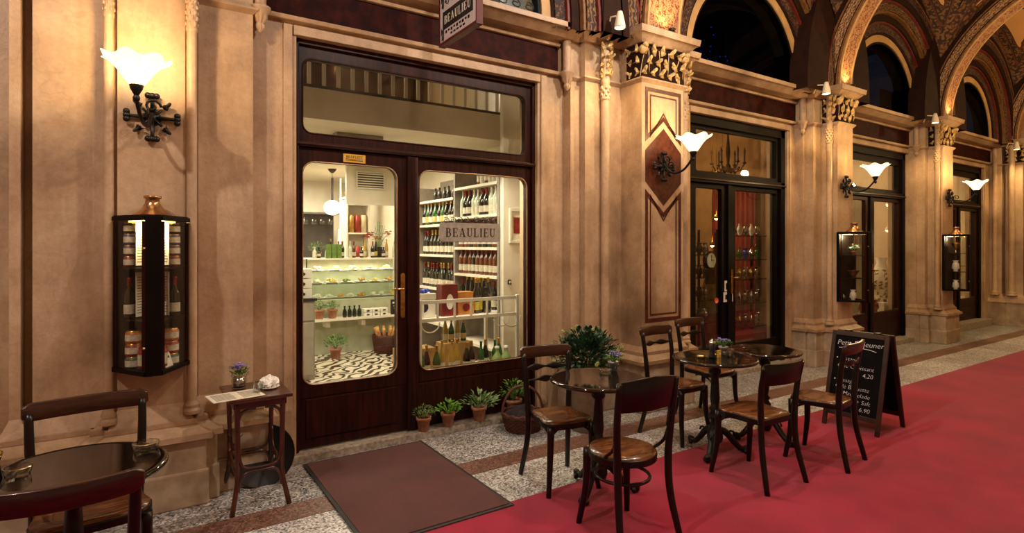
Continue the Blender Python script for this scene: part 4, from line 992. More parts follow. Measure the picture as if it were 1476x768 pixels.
gm = MB().lathe([(.03, 0), (.002, -.01), (.002, -.07), (.025, -.10), (.032, -.13), (.027, -.17)], n=12).build('wine_glass', CLEAR, loc=(1.9, 5.55, 2.12)); tag(gm, 'wine glass hanging at the left end of the dark rack', 'glass', 'hanging wine glasses')
for i in range(1, 14):
    o = gm.copy(); COL.objects.link(o); o.location = (1.9 + i * .07, 5.5 + .1 * (i % 2), 2.12); o['label'] = ORD[i] + ' from the left of the wine glasses hanging from the dark rack'
t = thing('menu_board', 'glowing white board beside the glass rack', 'board', (2.96, 5.6, 1.55)); MB().box(-.045, .045, -.02, .02, 0, .32).box(-.01, .01, -.01, .01, .32, 1.21).build('panel', emit('board_white', 'fff4e0', 1.6), t); MB().box(-.055, -.045, -.025, .025, -.01, .33).box(.045, .055, -.025, .025, -.01, .33).build('edge', CREAM, t)
PEND = emit('opal_glow', 'fff0d8', 9)
def pendant(label, x, y, z, r, ztop):
    t = thing('pendant_lamp', label, 'lamp', (x, y, z)); MB().ball((0, 0, 0), r, n=20, sz=.9).build('globe', PEND, t); m = MB().cyl((0, 0, r * .85), (0, 0, ztop - z - .06), .004, n=6); m.build('cord', BLACK, t); MB().lathe([(.001, ztop - z), (.07, ztop - z), (.05, ztop - z - .03), (.02, ztop - z - .06)], n=14).build('ceiling_rose', BRONZE, t); return t
pendant('round opal pendant lamp hanging over the deli counter', 2.49, 4.45, 2.17, .125, 2.76)
for i, (x, y) in enumerate([(1.75, 3.2), (1.98, 2.9), (2.7, 3.0), (2.45, 1.9)]):
    t = thing('ceiling_spotlight', ['white ceiling spotlight left of the pendant lamp', 'white ceiling spotlight just inside above the door', 'white ceiling spotlight above the wine shelf', 'white ceiling spotlight near the beam'][i], 'spotlight', (x, y, 2.76))
    MB().cyl((0, 0, 0), (0, 0, -.05), .01).cyl((-.04, 0, -.04), (.05, -.03, -.09), .03, .035).build('housing', WHITEP, t); MB().ball((.055, -.035, -.092), .028, n=8).build('bulb', PEND, t)
t = thing('ceiling_unit', 'boxy grey unit on the shop ceiling seen through the transom', 'unit', (1.95, 1.6, 2.60)); MB().box(-.25, .25, -.1, .1, 0, .16).build('housing', GREYP, t, bevel=.01); MB().box(-.22, .22, -.105, -.1, .02, .05).build('grille', CREAM, t)

# ------------------------------------------------------------------ the other three shops
AMB = mat('shop_amber_wall', '8a6438', 'a88050', .7, scale=2); CRM = mat('shop_cream_wall', 'c0a888', 'd0bc9c', .7, scale=2); REDW = mat('shop_red_cloth', '6a1c10', '8c2c18', .7, scale=3)
def shell(x0, x1, yb, mt, floor_m=DWOOD, zc=3.25):
    wallbox('wall_back', x0, x1, yb, yb + .1, 0, zc + .2, mt); wallbox('wall_left', x0 - .1, x0, .3, yb, 0, zc + .2, mt); wallbox('wall_right', x1, x1 + .1, .3, yb, 0, zc + .2, mt)
    wallbox('floor', x0, x1, .3, yb, 0, .06, floor_m); wallbox('ceiling', x0, x1, .3, yb, zc, zc + .1, CEILW)
shell(4.5, 8.35, 4.2, AMB, zc=3.62); shell(8.5, 11.9, 3.6, CRM); shell(12.05, 15.2, 3.6, CRM)
# antique shop: chandelier
t = thing('chandelier', 'dark candle chandelier seen through the transom of the second shop', 'chandelier', (7.72, 1.25, 2.76))
MB().lathe([(.001, -.03), (.03, 0), (.045, .06), (.02, .12), (.035, .3), (.015, .5), (.012, .84), (.06, .86)], n=14).build('stem', BRONZE, t)
arm = MB(); cd = MB()
for k in range(6):
    a = k * PI / 3 + .2; c_, s_ = math.cos(a), math.sin(a)
    arm = MB().tube([(r * c_, r * s_, z) for r, z in ((.03, .05), (.10, -.03), (.18, .0), (.22, .07), (.24, .10))], .01, 6); arm.lathe([(.035, .0), (.02, -.02), (.001, -.03)], (.24 * c_, .24 * s_, .12), 10); 
    for q in range(3): arm.ball((.08 * (q + 1) * c_, .08 * (q + 1) * s_, -.01 + .05 * (q % 2)), .022, n=6)
    am = arm.build('arm', BRONZE, t); MB().cyl((.24 * c_, .24 * s_, .12), (.24 * c_, .24 * s_, .26), .013).lathe([(.014, .26), (.02, .29), (.001, .36)], (.24 * c_, .24 * s_, 0), 8).build('candle', mat('candle', '3a2a1c', '4a3828', .5), am)
MB().lathe([(.02, .868), (.28, .868), (.33, .872)], n=16, wave=lambda r, z, a: (r * (1 + .22 * math.cos(a * 8)), z)).build('ceiling_ornament', BRONZE, t)
SILV = mat('silver', 'a8a49a', 'd8d4c8', .2, 1, scale=20)
def vase(label, loc, prof, m1, s=1.0, group=None, name='vase', neck=None):
    t = thing(name, label, 'vase', loc, group=group); k = len(prof) - 3
    MB().lathe([(r * s, z * s) for r, z in prof[:k + 1]], n=18).build('vase_body', m1, t); MB().lathe([(r * s, z * s) for r, z in prof[k:]], n=18).build('vase_neck', neck or m1, t); return t
V1 = [(.001, 0), (.05, 0), (.045, .02), (.10, .14), (.11, .2), (.06, .3), (.035, .36), (.05, .41)]
V2 = [(.001, 0), (.04, 0), (.03, .03), (.06, .06), (.05, .14), (.03, .17), (.05, .2)]
def etagere(label, x, y, w, d, zs, frame_m, z1, label_bits=None):
    t = thing('display_shelf', label, 'shelf', (x, y, .06))
    for sx in (0, w):
        for sy in (0, d): MB().box(sx - .012, sx + .012, sy - .012, sy + .012, 0, z1).build('post', frame_m, t)
    for z in zs: MB().box(0, w, 0, d, z, z + .012).build('shelf_board', CLEAR if frame_m is not CREAM else CREAM, t); MB().box(0, w, -.008, .0, z, z + .014).build('shelf_edge', frame_m, t)
    return t
etagere('glass and brass display shelf behind the right leaf of the second shop door', 6.95, .60, .85, .3, (.36, .70, 1.04, 1.32, 1.66), BRONZE, 1.72)
etagere('narrow dark display shelf behind the left leaf of the second shop door', 6.02, .55, .5, .3, (.5, .8, 1.1, 1.4), BRONZE, 1.75)
MB_RED = MB().box(6.5, 8.3, .32, .56, .06, .40).build('draped_plinth', REDW); tag(MB_RED, 'low red draped plinth in the window of the second shop', 'plinth')
BLUEV = mat('cobalt_glass', '101c60', '2438a0', .1, coat=.5); 
rnd = random.Random(12)
for z, nm_, ms in ((1.735, 'on the top board', [WHITEP, SILV]), (1.39, 'on the upper board', [BLUEV, SILV, GG]), (1.11, 'on the middle board', [BRASS, SILV]), (.77, 'on the low board', [SILV, SILV]), (.43, 'on the bottom board', [BRASS, SILV])):
    for i in range(6):
        mm_ = ms[i % len(ms)]; lb = {'porcelain': 1}
        nmm = 'white' if mm_ is WHITEP else 'silver' if mm_ is SILV else 'cobalt blue' if mm_ is BLUEV else 'green' if mm_ is GG else 'brass'
        vase('%s vessel, %s from the left %s of the right display shelf' % (nmm, ORD[i], nm_), (7.02 + i * .14, .75, z + .003), V2 if i % 2 else V1, mm_, .8 if i % 2 else .42, group='%s vessels %s' % (nmm, nm_))
for z in (.57, .87, 1.17, 1.47):
    for i in range(4): vase('dim vessel, %s from the left on the %s board of the narrow shelf' % (ORD[i], ['lowest', 'second', 'third', 'top'][[.57, .87, 1.17, 1.47].index(z)]), (6.1 + i * .12, .7, z), V2, SILV if i % 2 else BRONZE, .8, group='dim vessels on the narrow shelf')
t = thing('mantel_clock', 'round-faced clock on a stand behind the left leaf of the second door', 'clock', (6.28, .48, 1.28)); MB().lathe([(.12, -.02), (.12, .02), (.1, .03)], (0, 0, .12), 24, 0, Matrix.Rotation(PI / 2, 3, 'X')).box(-.06, .06, -.03, .03, -.19, .0).build('case', BRONZE, t); MB().lathe([(.001, .021), (.095, .021)], (0, -.0, .12), 24, 0, Matrix.Rotation(PI / 2, 3, 'X')).build('dial', PAPER, t); MB().box(-.004, .004, -.027, -.023, .12, .19).box(0, .05, -.027, -.023, .118, .124).build('hands', BLACK, t)
vase('tall brown vase standing between the two door leaves of the second shop', (6.72, .8, .06), [(.001, 0), (.08, 0), (.07, .05), (.15, .5), (.16, .8), (.08, 1.1), (.05, 1.3), (.09, 1.4)], mat('amber_vase', '4a3010', '80602c', .3), 1.0)
t = thing('wall_mirror', 'gilt framed mirror on the back wall of the second shop', 'mirror', (7.7, 4.17, 1.2)); m = MB(); panel_hole(m, -.4, .4, 0, 1.1, -.3, .3, .1, 1.0, -.06, 0, .02); m.build('frame', BRASS, t); MB().box(-.3, .3, -.02, -.01, .1, 1.0).build('mirror_glass', SILV, t)
for i, (x, z) in enumerate([(7.5, 2.02), (7.65, 1.85), (7.4, 1.6), (6.7, 2.05)]):
    t = thing('shop_spotlight', ['small warm spotlight high in the second shop', 'small warm spotlight below the highest one in the second shop', 'small warm spotlight near the gilt mirror in the second shop', 'small glowing bowl lamp behind the left leaf of the second door'][i], 'spotlight', (x, 1.3, z)); MB().cyl((0, 0, .04), (0, 0, 3.62 - z), .006, n=6).build('stem', BRASS, t); MB().lathe([(.03, .05), (.045, .0), (.04, -.01)], n=12).build('housing', BRASS, t); MB().ball((0, 0, 0), .034, n=10).build('bulb', emit('warm_bulb', 'ffc070', 14), t)
t = thing('wardrobe', 'dark wooden cabinet at the back of the second shop', 'cabinet', (6.9, 3.2, .06)); MB().box(-.4, .4, 0, .5, 0, 1.9).build('body', DWOOD, t); MB().box(-.36, -.02, -.02, 0, .1, 1.8).box(.02, .36, -.02, 0, .1, 1.8).build('door', RWOOD, t)
t = thing('red_curtain', 'red curtain at the right edge of the second shop window', 'curtain', (8.2, 1.6, .06))
m = MB(); vs = [(.03 * math.sin(i * 1.4), -.5 + .02 * i, z) for z in (0, 2.5) for i in range(40)]; m.add(vs, [(i, i + 1, i + 41, i + 40) for i in range(39)], 0, True); m.build('cloth', REDW, t)
MB().cyl((0, -.55, 2.5), (0, .35, 2.5), .012).build('curtain_rod', BRASS, t)
# third shop
etagere('white display shelf with porcelain in the third shop window', 10.1, .8, 1.1, .35, (.45, .75), CREAM, .8)
vase('large patterned porcelain vase in the third shop window', (11.0, .5, .60), V1, deco('porcelain_pattern', 'd8ceb8', '6a4a28', 14, .42, 'obj', 'a08048'), 1.9, neck=WHITEP)
MB_C = MB().box(10.72, 11.5, .33, .75, .06, .60).build('display_plinth', CREAM); tag(MB_C, 'cream plinth under the big vase in the third shop window', 'plinth')
for i in range(4): vase(['clear glass bowl', 'red glass bowl', 'clear glass bowl', 'red glass bowl'][i] + ', %s from the left at the foot of the third shop window' % ORD[i], (9.9 + i * .22, .40, .46), V2, [CLEAR, FOILR][i % 2], 1.0, group='bowls in the third window')
MB_D = MB().box(9.7, 10.7, .31, .5, .06, .46).build('display_plinth', CREAM); tag(MB_D, 'low cream plinth behind the left door leaf of the third shop', 'plinth')
for i, (x, y, z) in enumerate([(11.4, .55, 2.34), (11.42, .57, 1.88), (10.2, 1.4, 2.3), (14.9, .5, 2.2), (15.0, .55, 2.0), (15.1, .6, 1.8), (13.9, .8, 2.8)]):
    t = thing('shop_spotlight', ['upper glowing spotlight in the third shop', 'lower glowing spotlight in the third shop', 'small ceiling bowl light in the third shop', 'topmost of three lights in the last shop', 'middle one of three lights in the last shop', 'lowest of three lights in the last shop', 'light behind the transom of the last shop'][i], 'spotlight', (x, y, z)); MB().cyl((0, 0, .04), (0, 0, 3.25 - z), .006, n=6).build('stem', WHITEP, t); MB().lathe([(.03, .05), (.05, .0), (.045, -.01)], n=12).build('housing', WHITEP, t); MB().ball((0, 0, 0), .045, n=10).build('bulb', MATS['warm_bulb'], t)
t = thing('window_curtain', 'pale pleated curtain behind the left leaf of the third shop', 'curtain', (10.0, .56, 1.2)); MB().tube([(-.2 + .02 * i, .03 * math.sin(i * 1.4), 1.4) for i in range(30)], .012, 4).build('heading', WHITEP, t)
m = MB(); vs = [(-.2 + .015 * i, .03 * math.sin(i * 1.4), z) for z in (-1.1, 1.4) for i in range(40)]; m.add(vs, [(i, i + 1, i + 41, i + 40) for i in range(39)], 0, True); m.build('cloth', WHITEP, t)
vase('tall pale vase in the window of the last shop', (14.35, .6, .5), V1, WHITEP, 1.5)
MB_E = MB().box(13.9, 14.8, .35, .85, .06, .5).build('display_plinth', CREAM); tag(MB_E, 'cream plinth in the window of the last shop', 'plinth')
# ------------------------------------------------------------------ wall lamps
SHADE = emit('lamp_shade_glow', 'ffe2b4', 2.0, 'fff0dc')
def fluted(prof, nz):
    def wv(r, z, a):
        k = max(0, (z - .04) / .14); return (r * (1 + .10 * k * math.cos(a * 7)), z + .016 * k * math.cos(a * 7 + .6))
    return wv
def wall_lamp(label, x, y, s=1.0, power=16, dx=0):
    t = thing('wall_lamp', label, 'wall lamp', (x, y, 2.37))
    m = MB(); m.lathe([(.001, 0), (.05, .0), (.045, .02), (.02, .03), (.001, .035)], n=14, mtx=FRONT)
    for k in range(4):
        a = k * PI / 2; c_, s_ = math.cos(a), math.sin(a)
        m.tube([(.02 * c_, -.02, .02 * s_), (.10 * c_, -.025, .10 * s_), (.125 * c_, -.02, .125 * s_)], [.014, .010, .012], 6)
        for q in (-1, 0, 1): m.ball((.13 * c_ - q * .022 * s_, -.03, .13 * s_ + q * .022 * c_), .019, n=8)
        a += PI / 4; c_, s_ = math.cos(a), math.sin(a)
        m.tube([(0, -.02, 0), (.07 * c_, -.03, .07 * s_)], .008, 6)
        leaf5(m, (.095 * c_, -.03, .095 * s_), .042, rotz_local(FRONT, a - PI / 2))
    m.tube([(.045 * math.cos(a * .5) * (1 - a / 18), -.06, .06 + .045 * math.sin(a * .5) * (1 - a / 18)) for a in range(16)], .008, 6)
    m.build('back_plate', IRON, t)
    m = MB(); P_ = smooth_path([(0, -.02, .03), (dx * .3, -.13, -.07), (dx * .7, -.26, -.06), (dx, -.36, .03), (dx, -.38, .08)], 6)
    m.tube(P_, lerpr([.012, .011, .011, .012], len(P_)), 8)
    m.tube([(dx * .3, -.12 + .04 * math.cos(a * .5) * (1 - a / 20), -.0 + .04 * math.sin(a * .5) * (1 - a / 20)) for a in range(17)], .006, 6)
    m.ball((dx, -.38, .03), .018, n=10, sz=1.2)
    m.lathe([(.014, .05), (.030, .08), (.036, .105), (.034, .11), (.001, .11)], (dx, -.38, 0), 14); m.build('arm', IRON, t)
    m = MB(); m.lathe([(.034, .165), (.045, .18), (.065, .21), (.095, .26), (.14, .305), (.185, .33), (.19, .335)], (dx, -.38, 0), 56, wave=fluted(0, 0)); 
    pr = MB(); k_ = s
    prof = [(.034, 0), (.045, .012), (.066, .045), (.092, .085), (.122, .12), (.152, .138), (.16, .143)]
    pr.lathe(prof, (dx, -.38, .10), 56, wave=fluted(0, 0)); pr.build('glass_shade', SHADE, t)
    l_ = light('lamp_light', 'POINT', (0, 0, 0), power, WARM, .05); l_.location = (dx, -.38, .33); l_.parent = t
    return t
wall_lamp('fluted glass wall lamp on iron rosette above the nearest wall showcase', .075, -.25, power=22, dx=-.08)
wall_lamp('fluted glass wall lamp on the pillar with inlaid marble bands', 4.33, -.455, power=16)
wall_lamp('fluted glass wall lamp above the middle wall showcase', 7.83, -.45, power=20)
wall_lamp('fluted glass wall lamp above the farthest wall showcase', 11.12, -.45, power=20)

# ------------------------------------------------------------------ wall showcases (wedge shaped)
def quadbar(m, a, b, w, mi=0): 
    a = Vector(a); b = Vector(b); d = (b - a); L = d.length; z = d.normalized(); x = z.cross(Vector((0, 0, 1)) if abs(z.z) < .9 else Vector((0, 1, 0))).normalized(); y = z.cross(x)
    M_ = Matrix((x, y, z)).transposed(); m.obox((a + b) / 2, (w, w, L), M_, mi)
def showcase(label, x, y, fill, pw=9.0):
    t = thing('wall_showcase', label, 'showcase', (x, y, .86))
    A = Vector((-.205, 0, 0)); B_ = Vector((.205, 0, 0)); C1 = Vector((-.035, -.29, 0)); C2 = Vector((.035, -.29, 0)); H_ = .905
    m = MB()
    for z in (.012, H_ - .012):
        U = Vector((0, 0, z)); 
        for p, q in ((A, C1), (C1, C2), (C2, B_)): quadbar(m, p + U, q + U, .026)
    m.prism([(A.x, 0), (C1.x, C1.y), (C2.x, C2.y), (B_.x, 0)], 0, .012); m.prism([(A.x, 0), (C1.x, C1.y), (C2.x, C2.y), (B_.x, 0)], H_ - .004, H_ + .008)
    for p in (A, B_): quadbar(m, p + Vector((0, -.008, 0)), p + Vector((0, -.008, H_)), .028)
    m.box(-.04, .04, -.305, -.27, 0, H_); m.box(-.205, .205, -.004, 0, 0, H_)
    m.build('frame', BWOOD, t, bevel=.003)
    m = MB()
    for p, q in ((A, C1), (B_, C2)):
        d = (q - p).normalized(); quadbar(m, p + d * .045 + Vector((0, 0, .03)), p + d * .045 + Vector((0, 0, H_ - .03)), .014); quadbar(m, q - d * .02 + Vector((0, 0, .03)), q - d * .02 + Vector((0, 0, H_ - .03)), .02)
    m.build('door_frame', COPPER if 0 else DWOOD, t)
    for p, q in ((A, C1), (C2, B_)): 
        MB().add([p + Vector((0, 0, .02)), q + Vector((0, 0, .02)), q + Vector((0, 0, H_ - .02)), p + Vector((0, 0, H_ - .02))], [(0, 1, 2, 3)]).build('glass', GLASS, t)
    for z in (.30, .60): MB().prism([(-.19, -.005), (-.04, -.265), (.04, -.265), (.19, -.005)], z, z + .008).build('glass_shelf', BWOOD, t)
    MB().ball((-.045, -.30, .72), .009, n=8).ball((-.045, -.30, .16), .009, n=8).build('knob', BRASS, t)
    m = MB(); m.lathe([(.105, 0), (.10, .01), (.06, .04), (.04, .075), (.036, .10), (.046, .105), (.046, .12), (.036, .12)], (0, -.11, H_ + .005), 20); m.build('vent_cap', COPPER, t)
    MB().box(-.12, .12, -.03, -.02, H_ - .03, H_ - .015).build('light_strip', emit('strip_glow', 'ffc860', 6), t)
    l_ = light('showcase_light', 'POINT', (0, 0, 0), pw, (1, .74, .38), .03); l_.location = (0, -.12, H_ - .05); l_.parent = t
    return t
sc1 = showcase('wedge-shaped dark glass wall showcase with jars, bottles and menu sheets, nearest one', .075, -.25, 0)
sc2 = showcase('dark glass wall showcase holding a teapot and vases, middle one', 7.86, -.45, 1, 20)
sc3 = showcase('dark glass wall showcase holding a gold cup, farthest one', 11.13, -.45, 1, 24)
LIDR = mat('jar_red', '7a1a1c', 'a83434', .4); LIDP = mat('jar_violet', '50304c', '7a4a70', .4); LIDB = mat('jar_blue', '2c3c70', '50609c', .4); LIDG = mat('jar_teal', '1c4a40', '3a7060', .4); ORG = mat('jar_orange', 'b05a1c', 'd8843a', .4)
X0, Y0, Z0 = .075, -.25, .86
def jar(label, x, y, z, r, h, body, lid, group=None):
    t = thing('preserve_jar', label, 'jar', (x, y, z), group=group)
    MB().lathe([(.001, 0), (r, 0), (r, h * .85), (r * .85, h * .9)], n=14).build('body', body, t); MB().lathe([(r * .9, h * .88), (r * .92, h), (.001, h)], n=14).build('lid', lid, t); MB().lathe([(r * 1.01, h * .2), (r * 1.01, h * .7)], n=14).build('jar_label', LAB, t); return t
for side, sx in (('left', -1), ('right', 1)):
    for i, cm in enumerate((LIDR, LIDP, LIDB, BLACK)):
        jar('%s jar from the top in the stack at the %s of the nearest showcase' % (['fourth', 'third', 'second', 'first'][i], side), X0 + sx * .115, Y0 - .055, Z0 + .61 + i * .066, .030, .065, cm, FOIL)
    tg = bottle('red', (X0 + sx * .115, Y0 - .07, Z0 + .31), 'dark bottle with pale label at the %s of the middle tier of the nearest showcase' % side, None, s=.78)
    for i in range(3):
        jar('%s tin stacked low at the %s of the nearest showcase' % (['bottom', 'middle', 'top'][i], side), X0 + sx * .095, Y0 - .07, Z0 + .015 + i * .075, .042, .072, [LIDG, LIDR, ORG][i], FOIL)
    jar('red tin beside the front post at the %s of the nearest showcase' % side, X0 + sx * .04, Y0 - .15, Z0 + .015, .035, .13, LIDR, FOILR)
    for tier, (z, h) in enumerate(((.32, .26), (.62, .25))):
        o = MB().box(-.045, .045, -.001, .001, 0, h).build('menu_sheet', PAPER); o.location = (X0 + sx * .055, Y0 - .085, Z0 + z); o.rotation_euler = (0, 0, -sx * .9)
        tag(o, 'printed menu sheet on the %s tier, %s side of the nearest showcase' % (['middle', 'top'][tier], side), 'paper')
        m = MB()
        for k in range(14): m.box(-.036, .036 - random.uniform(0, .02), -.0022, -.0011, .02 + k * .016, .0245 + k * .016)
        m.build('text_lines', mat('grey_print', '6a6458', rough=.8), o)
o = MB().box(-.035, .035, -.001, .001, 0, .09).build('price_card', WHITEP); o.location = (X0 + .085, Y0 - .15, Z0 + .015); o.rotation_euler = (-.3, 0, .95); tag(o, 'white card propped low on the right side of the nearest showcase', 'card')
MB().box(-.02, .02, -.002, -.001, .055, .07).build('card_print', BLACK, o)
X1 = 7.86; Y1 = -.45
vase('cream teapot-shaped vase on the bottom tier of the middle showcase', (X1 - .05, Y1 - .12, Z0 + .014), V2, CREAM, .7); vase('brown bowl on the middle tier of the middle showcase', (X1 - .04, Y1 - .12, Z0 + .31), [(.001, 0), (.03, 0), (.02, .02), (.07, .09), (.075, .1), (.06, .09)], INLAY, 1)
potted('potted_plant', 'dark posy in a small pot on the top tier of the middle showcase', (X1 - .04, Y1 - .12, Z0 + .61), .03, .05, .06, .09, LEAFD, n=80, ls=.025, seed=8, flowers=(REDFL, 6, .015))
vase('small silver goblet at the bottom left of the middle showcase', (X1 - .13, Y1 - .04, Z0 + .014), V2, SILV, .4)
vase('gold cup on the top tier of the farthest showcase', (11.09, Y1 - .12, Z0 + .61), [(.001, 0), (.03, 0), (.01, .02), (.01, .06), (.06, .14), (.065, .15), (.05, .14)], BRASS, 1.1); vase('white figurine-shaped vase on the middle tier of the farthest showcase', (11.09, Y1 - .12, Z0 + .31), V2, WHITEP, .9); vase('white cup on the bottom tier of the farthest showcase', (11.09, Y1 - .12, Z0 + .014), V2, WHITEP, .8)

# ------------------------------------------------------------------ cornice spotlights
SPW = mat('spot_housing', 'd8ccb4', 'e8dcc4', .4)
def cornice_spot(label, x, y, z, tx, p, upl=True):
    t = thing('cornice_spotlight', label, 'spotlight', (x, y, z))
    MB().lathe([(.001, .13), (.022, .13), (.03, .10), (.045, .03), (.05, .0), (.052, -.02), (.047, -.02)], n=20).build('housing', SPW, t)
    MB().lathe([(.001, -.012), (.046, -.012)], n=20).build('lens', emit('spot_lens', 'fff0d4', 10), t)
    MB().tube([(0, .02, .1), (0, .12, .12), (0, .16, .02)], .008, 6).build('bracket', SPW, t)
    l_ = light('cornice_light', 'SPOT', (0, 0, 0), p, WARM, .04, (0, 0, 0), 110, .7); l_.location = (0, 0, -.04); l_.parent = t
    return t
cornice_spot('small cone spotlight on the cornice beside the pillar with inlaid bands', 3.68, -.54, 3.60, 0, 55)
cornice_spot('small cone spotlight on the cornice between the second and third shops', 7.25, -.52, 3.52, 0, 60)
cornice_spot('small cone spotlight on the cornice between the third and last shops', 10.45, -.52, 3.53, 0, 60)
cornice_spot('small cone spotlight at the far corner of the arcade', 14.1, -.52, 3.45, 0, 60)
# small uplights standing on the cornice at the foot of each rib
for i, (x, y) in enumerate([(4.35, -.62), (7.85, -.60), (11.12, -.60)]):
    t = thing('cornice_uplight', ['small uplight on the cornice of the pillar with inlaid bands', 'small uplight on the cornice above the middle showcase', 'small uplight on the cornice above the farthest showcase'][i], 'uplight', (x, y + .06, 3.675)); MB().lathe([(.001, 0), (.03, 0), (.035, .03), (.03, .03)], n=14).build('housing', BRONZE, t); MB().lathe([(.001, .026), (.028, .026)], n=14).build('lens', MATS['spot_lens'], t)
    l_ = light('uplight', 'SPOT', (0, 0, 0), 12, WARM, .03, (PI, 0, 0), 120, .8); l_.location = (-.02, 0, .05); l_.parent = t; l_.rotation_euler = (PI - .25, 0, 0)

# ------------------------------------------------------------------ hanging sign
t = thing('hanging_sign', 'projecting shop sign with white lettering on a dark band, pale face', 'sign', (2.03, -.53, 3.17))
MB().box(-.02, .02, -.30, .28, 0.02, .52).build('board', mat('sign_lilac', 'b9aeb4', 'c8bec4', .4), t)
m = MB().box(-.028, .028, -.31, .29, 0, .022).box(-.028, .028, -.31, .29, .52, .54).box(-.026, .026, -.312, -.298, 0, .54).box(-.026, .026, .278, .292, 0, .54)
m.build('frame', mat('sign_frame', '4a1414', '5c1c1a', .4), t)
MB().box(-.0225, .0225, -.25, .23, .115, .255).build('name_band', BLACK, t)
m = MB(); word_mb(m, 'BEAULIEU', .42, (-.0228, -.01, .185), LEFT, .0015); word_mb(m, 'BEAULIEU', .42, (.0228, -.01, .185), Matrix(((0, 0, 1), (1, 0, 0), (0, 1, 0))), .0015); m.build('lettering', WHITEP, t)
m = MB()
for s in (-1, 1):
    for k in range(5):
        m.tube([(s * -.0215, -.015 + (k - 2) * .085 + (.036 - .0015 * i) * math.cos(i * .5), .32 + (.032 - .0015 * i) * math.sin(i * .5)) for i in range(16)], .004, 5)
    for k in range(9): m.box(-.0222, .0222, -.2 + k * .045, -.175 + k * .045, .078 + .008 * (k % 2), .10)
    for k in range(5): m.box(-.0222, .0222, -.13 + k * .05, -.10 + k * .05, .05, .064)
    for zz in (.08, .33): m.tube([(s * -.0215, .235 + .02 * math.cos(a), zz + .05 * math.sin(a * 2)) for a in [q * .4 for q in range(14)]], .004, 5)
m.build('ornament', BLACK, t)
MB().tube([(0, -.25, .54), (0, -.25, .60), (0, .50, .60)], .012, 8).tube([(0, .2, .54), (0, .2, .60)], .01, 8).build('bracket', IRON, t)

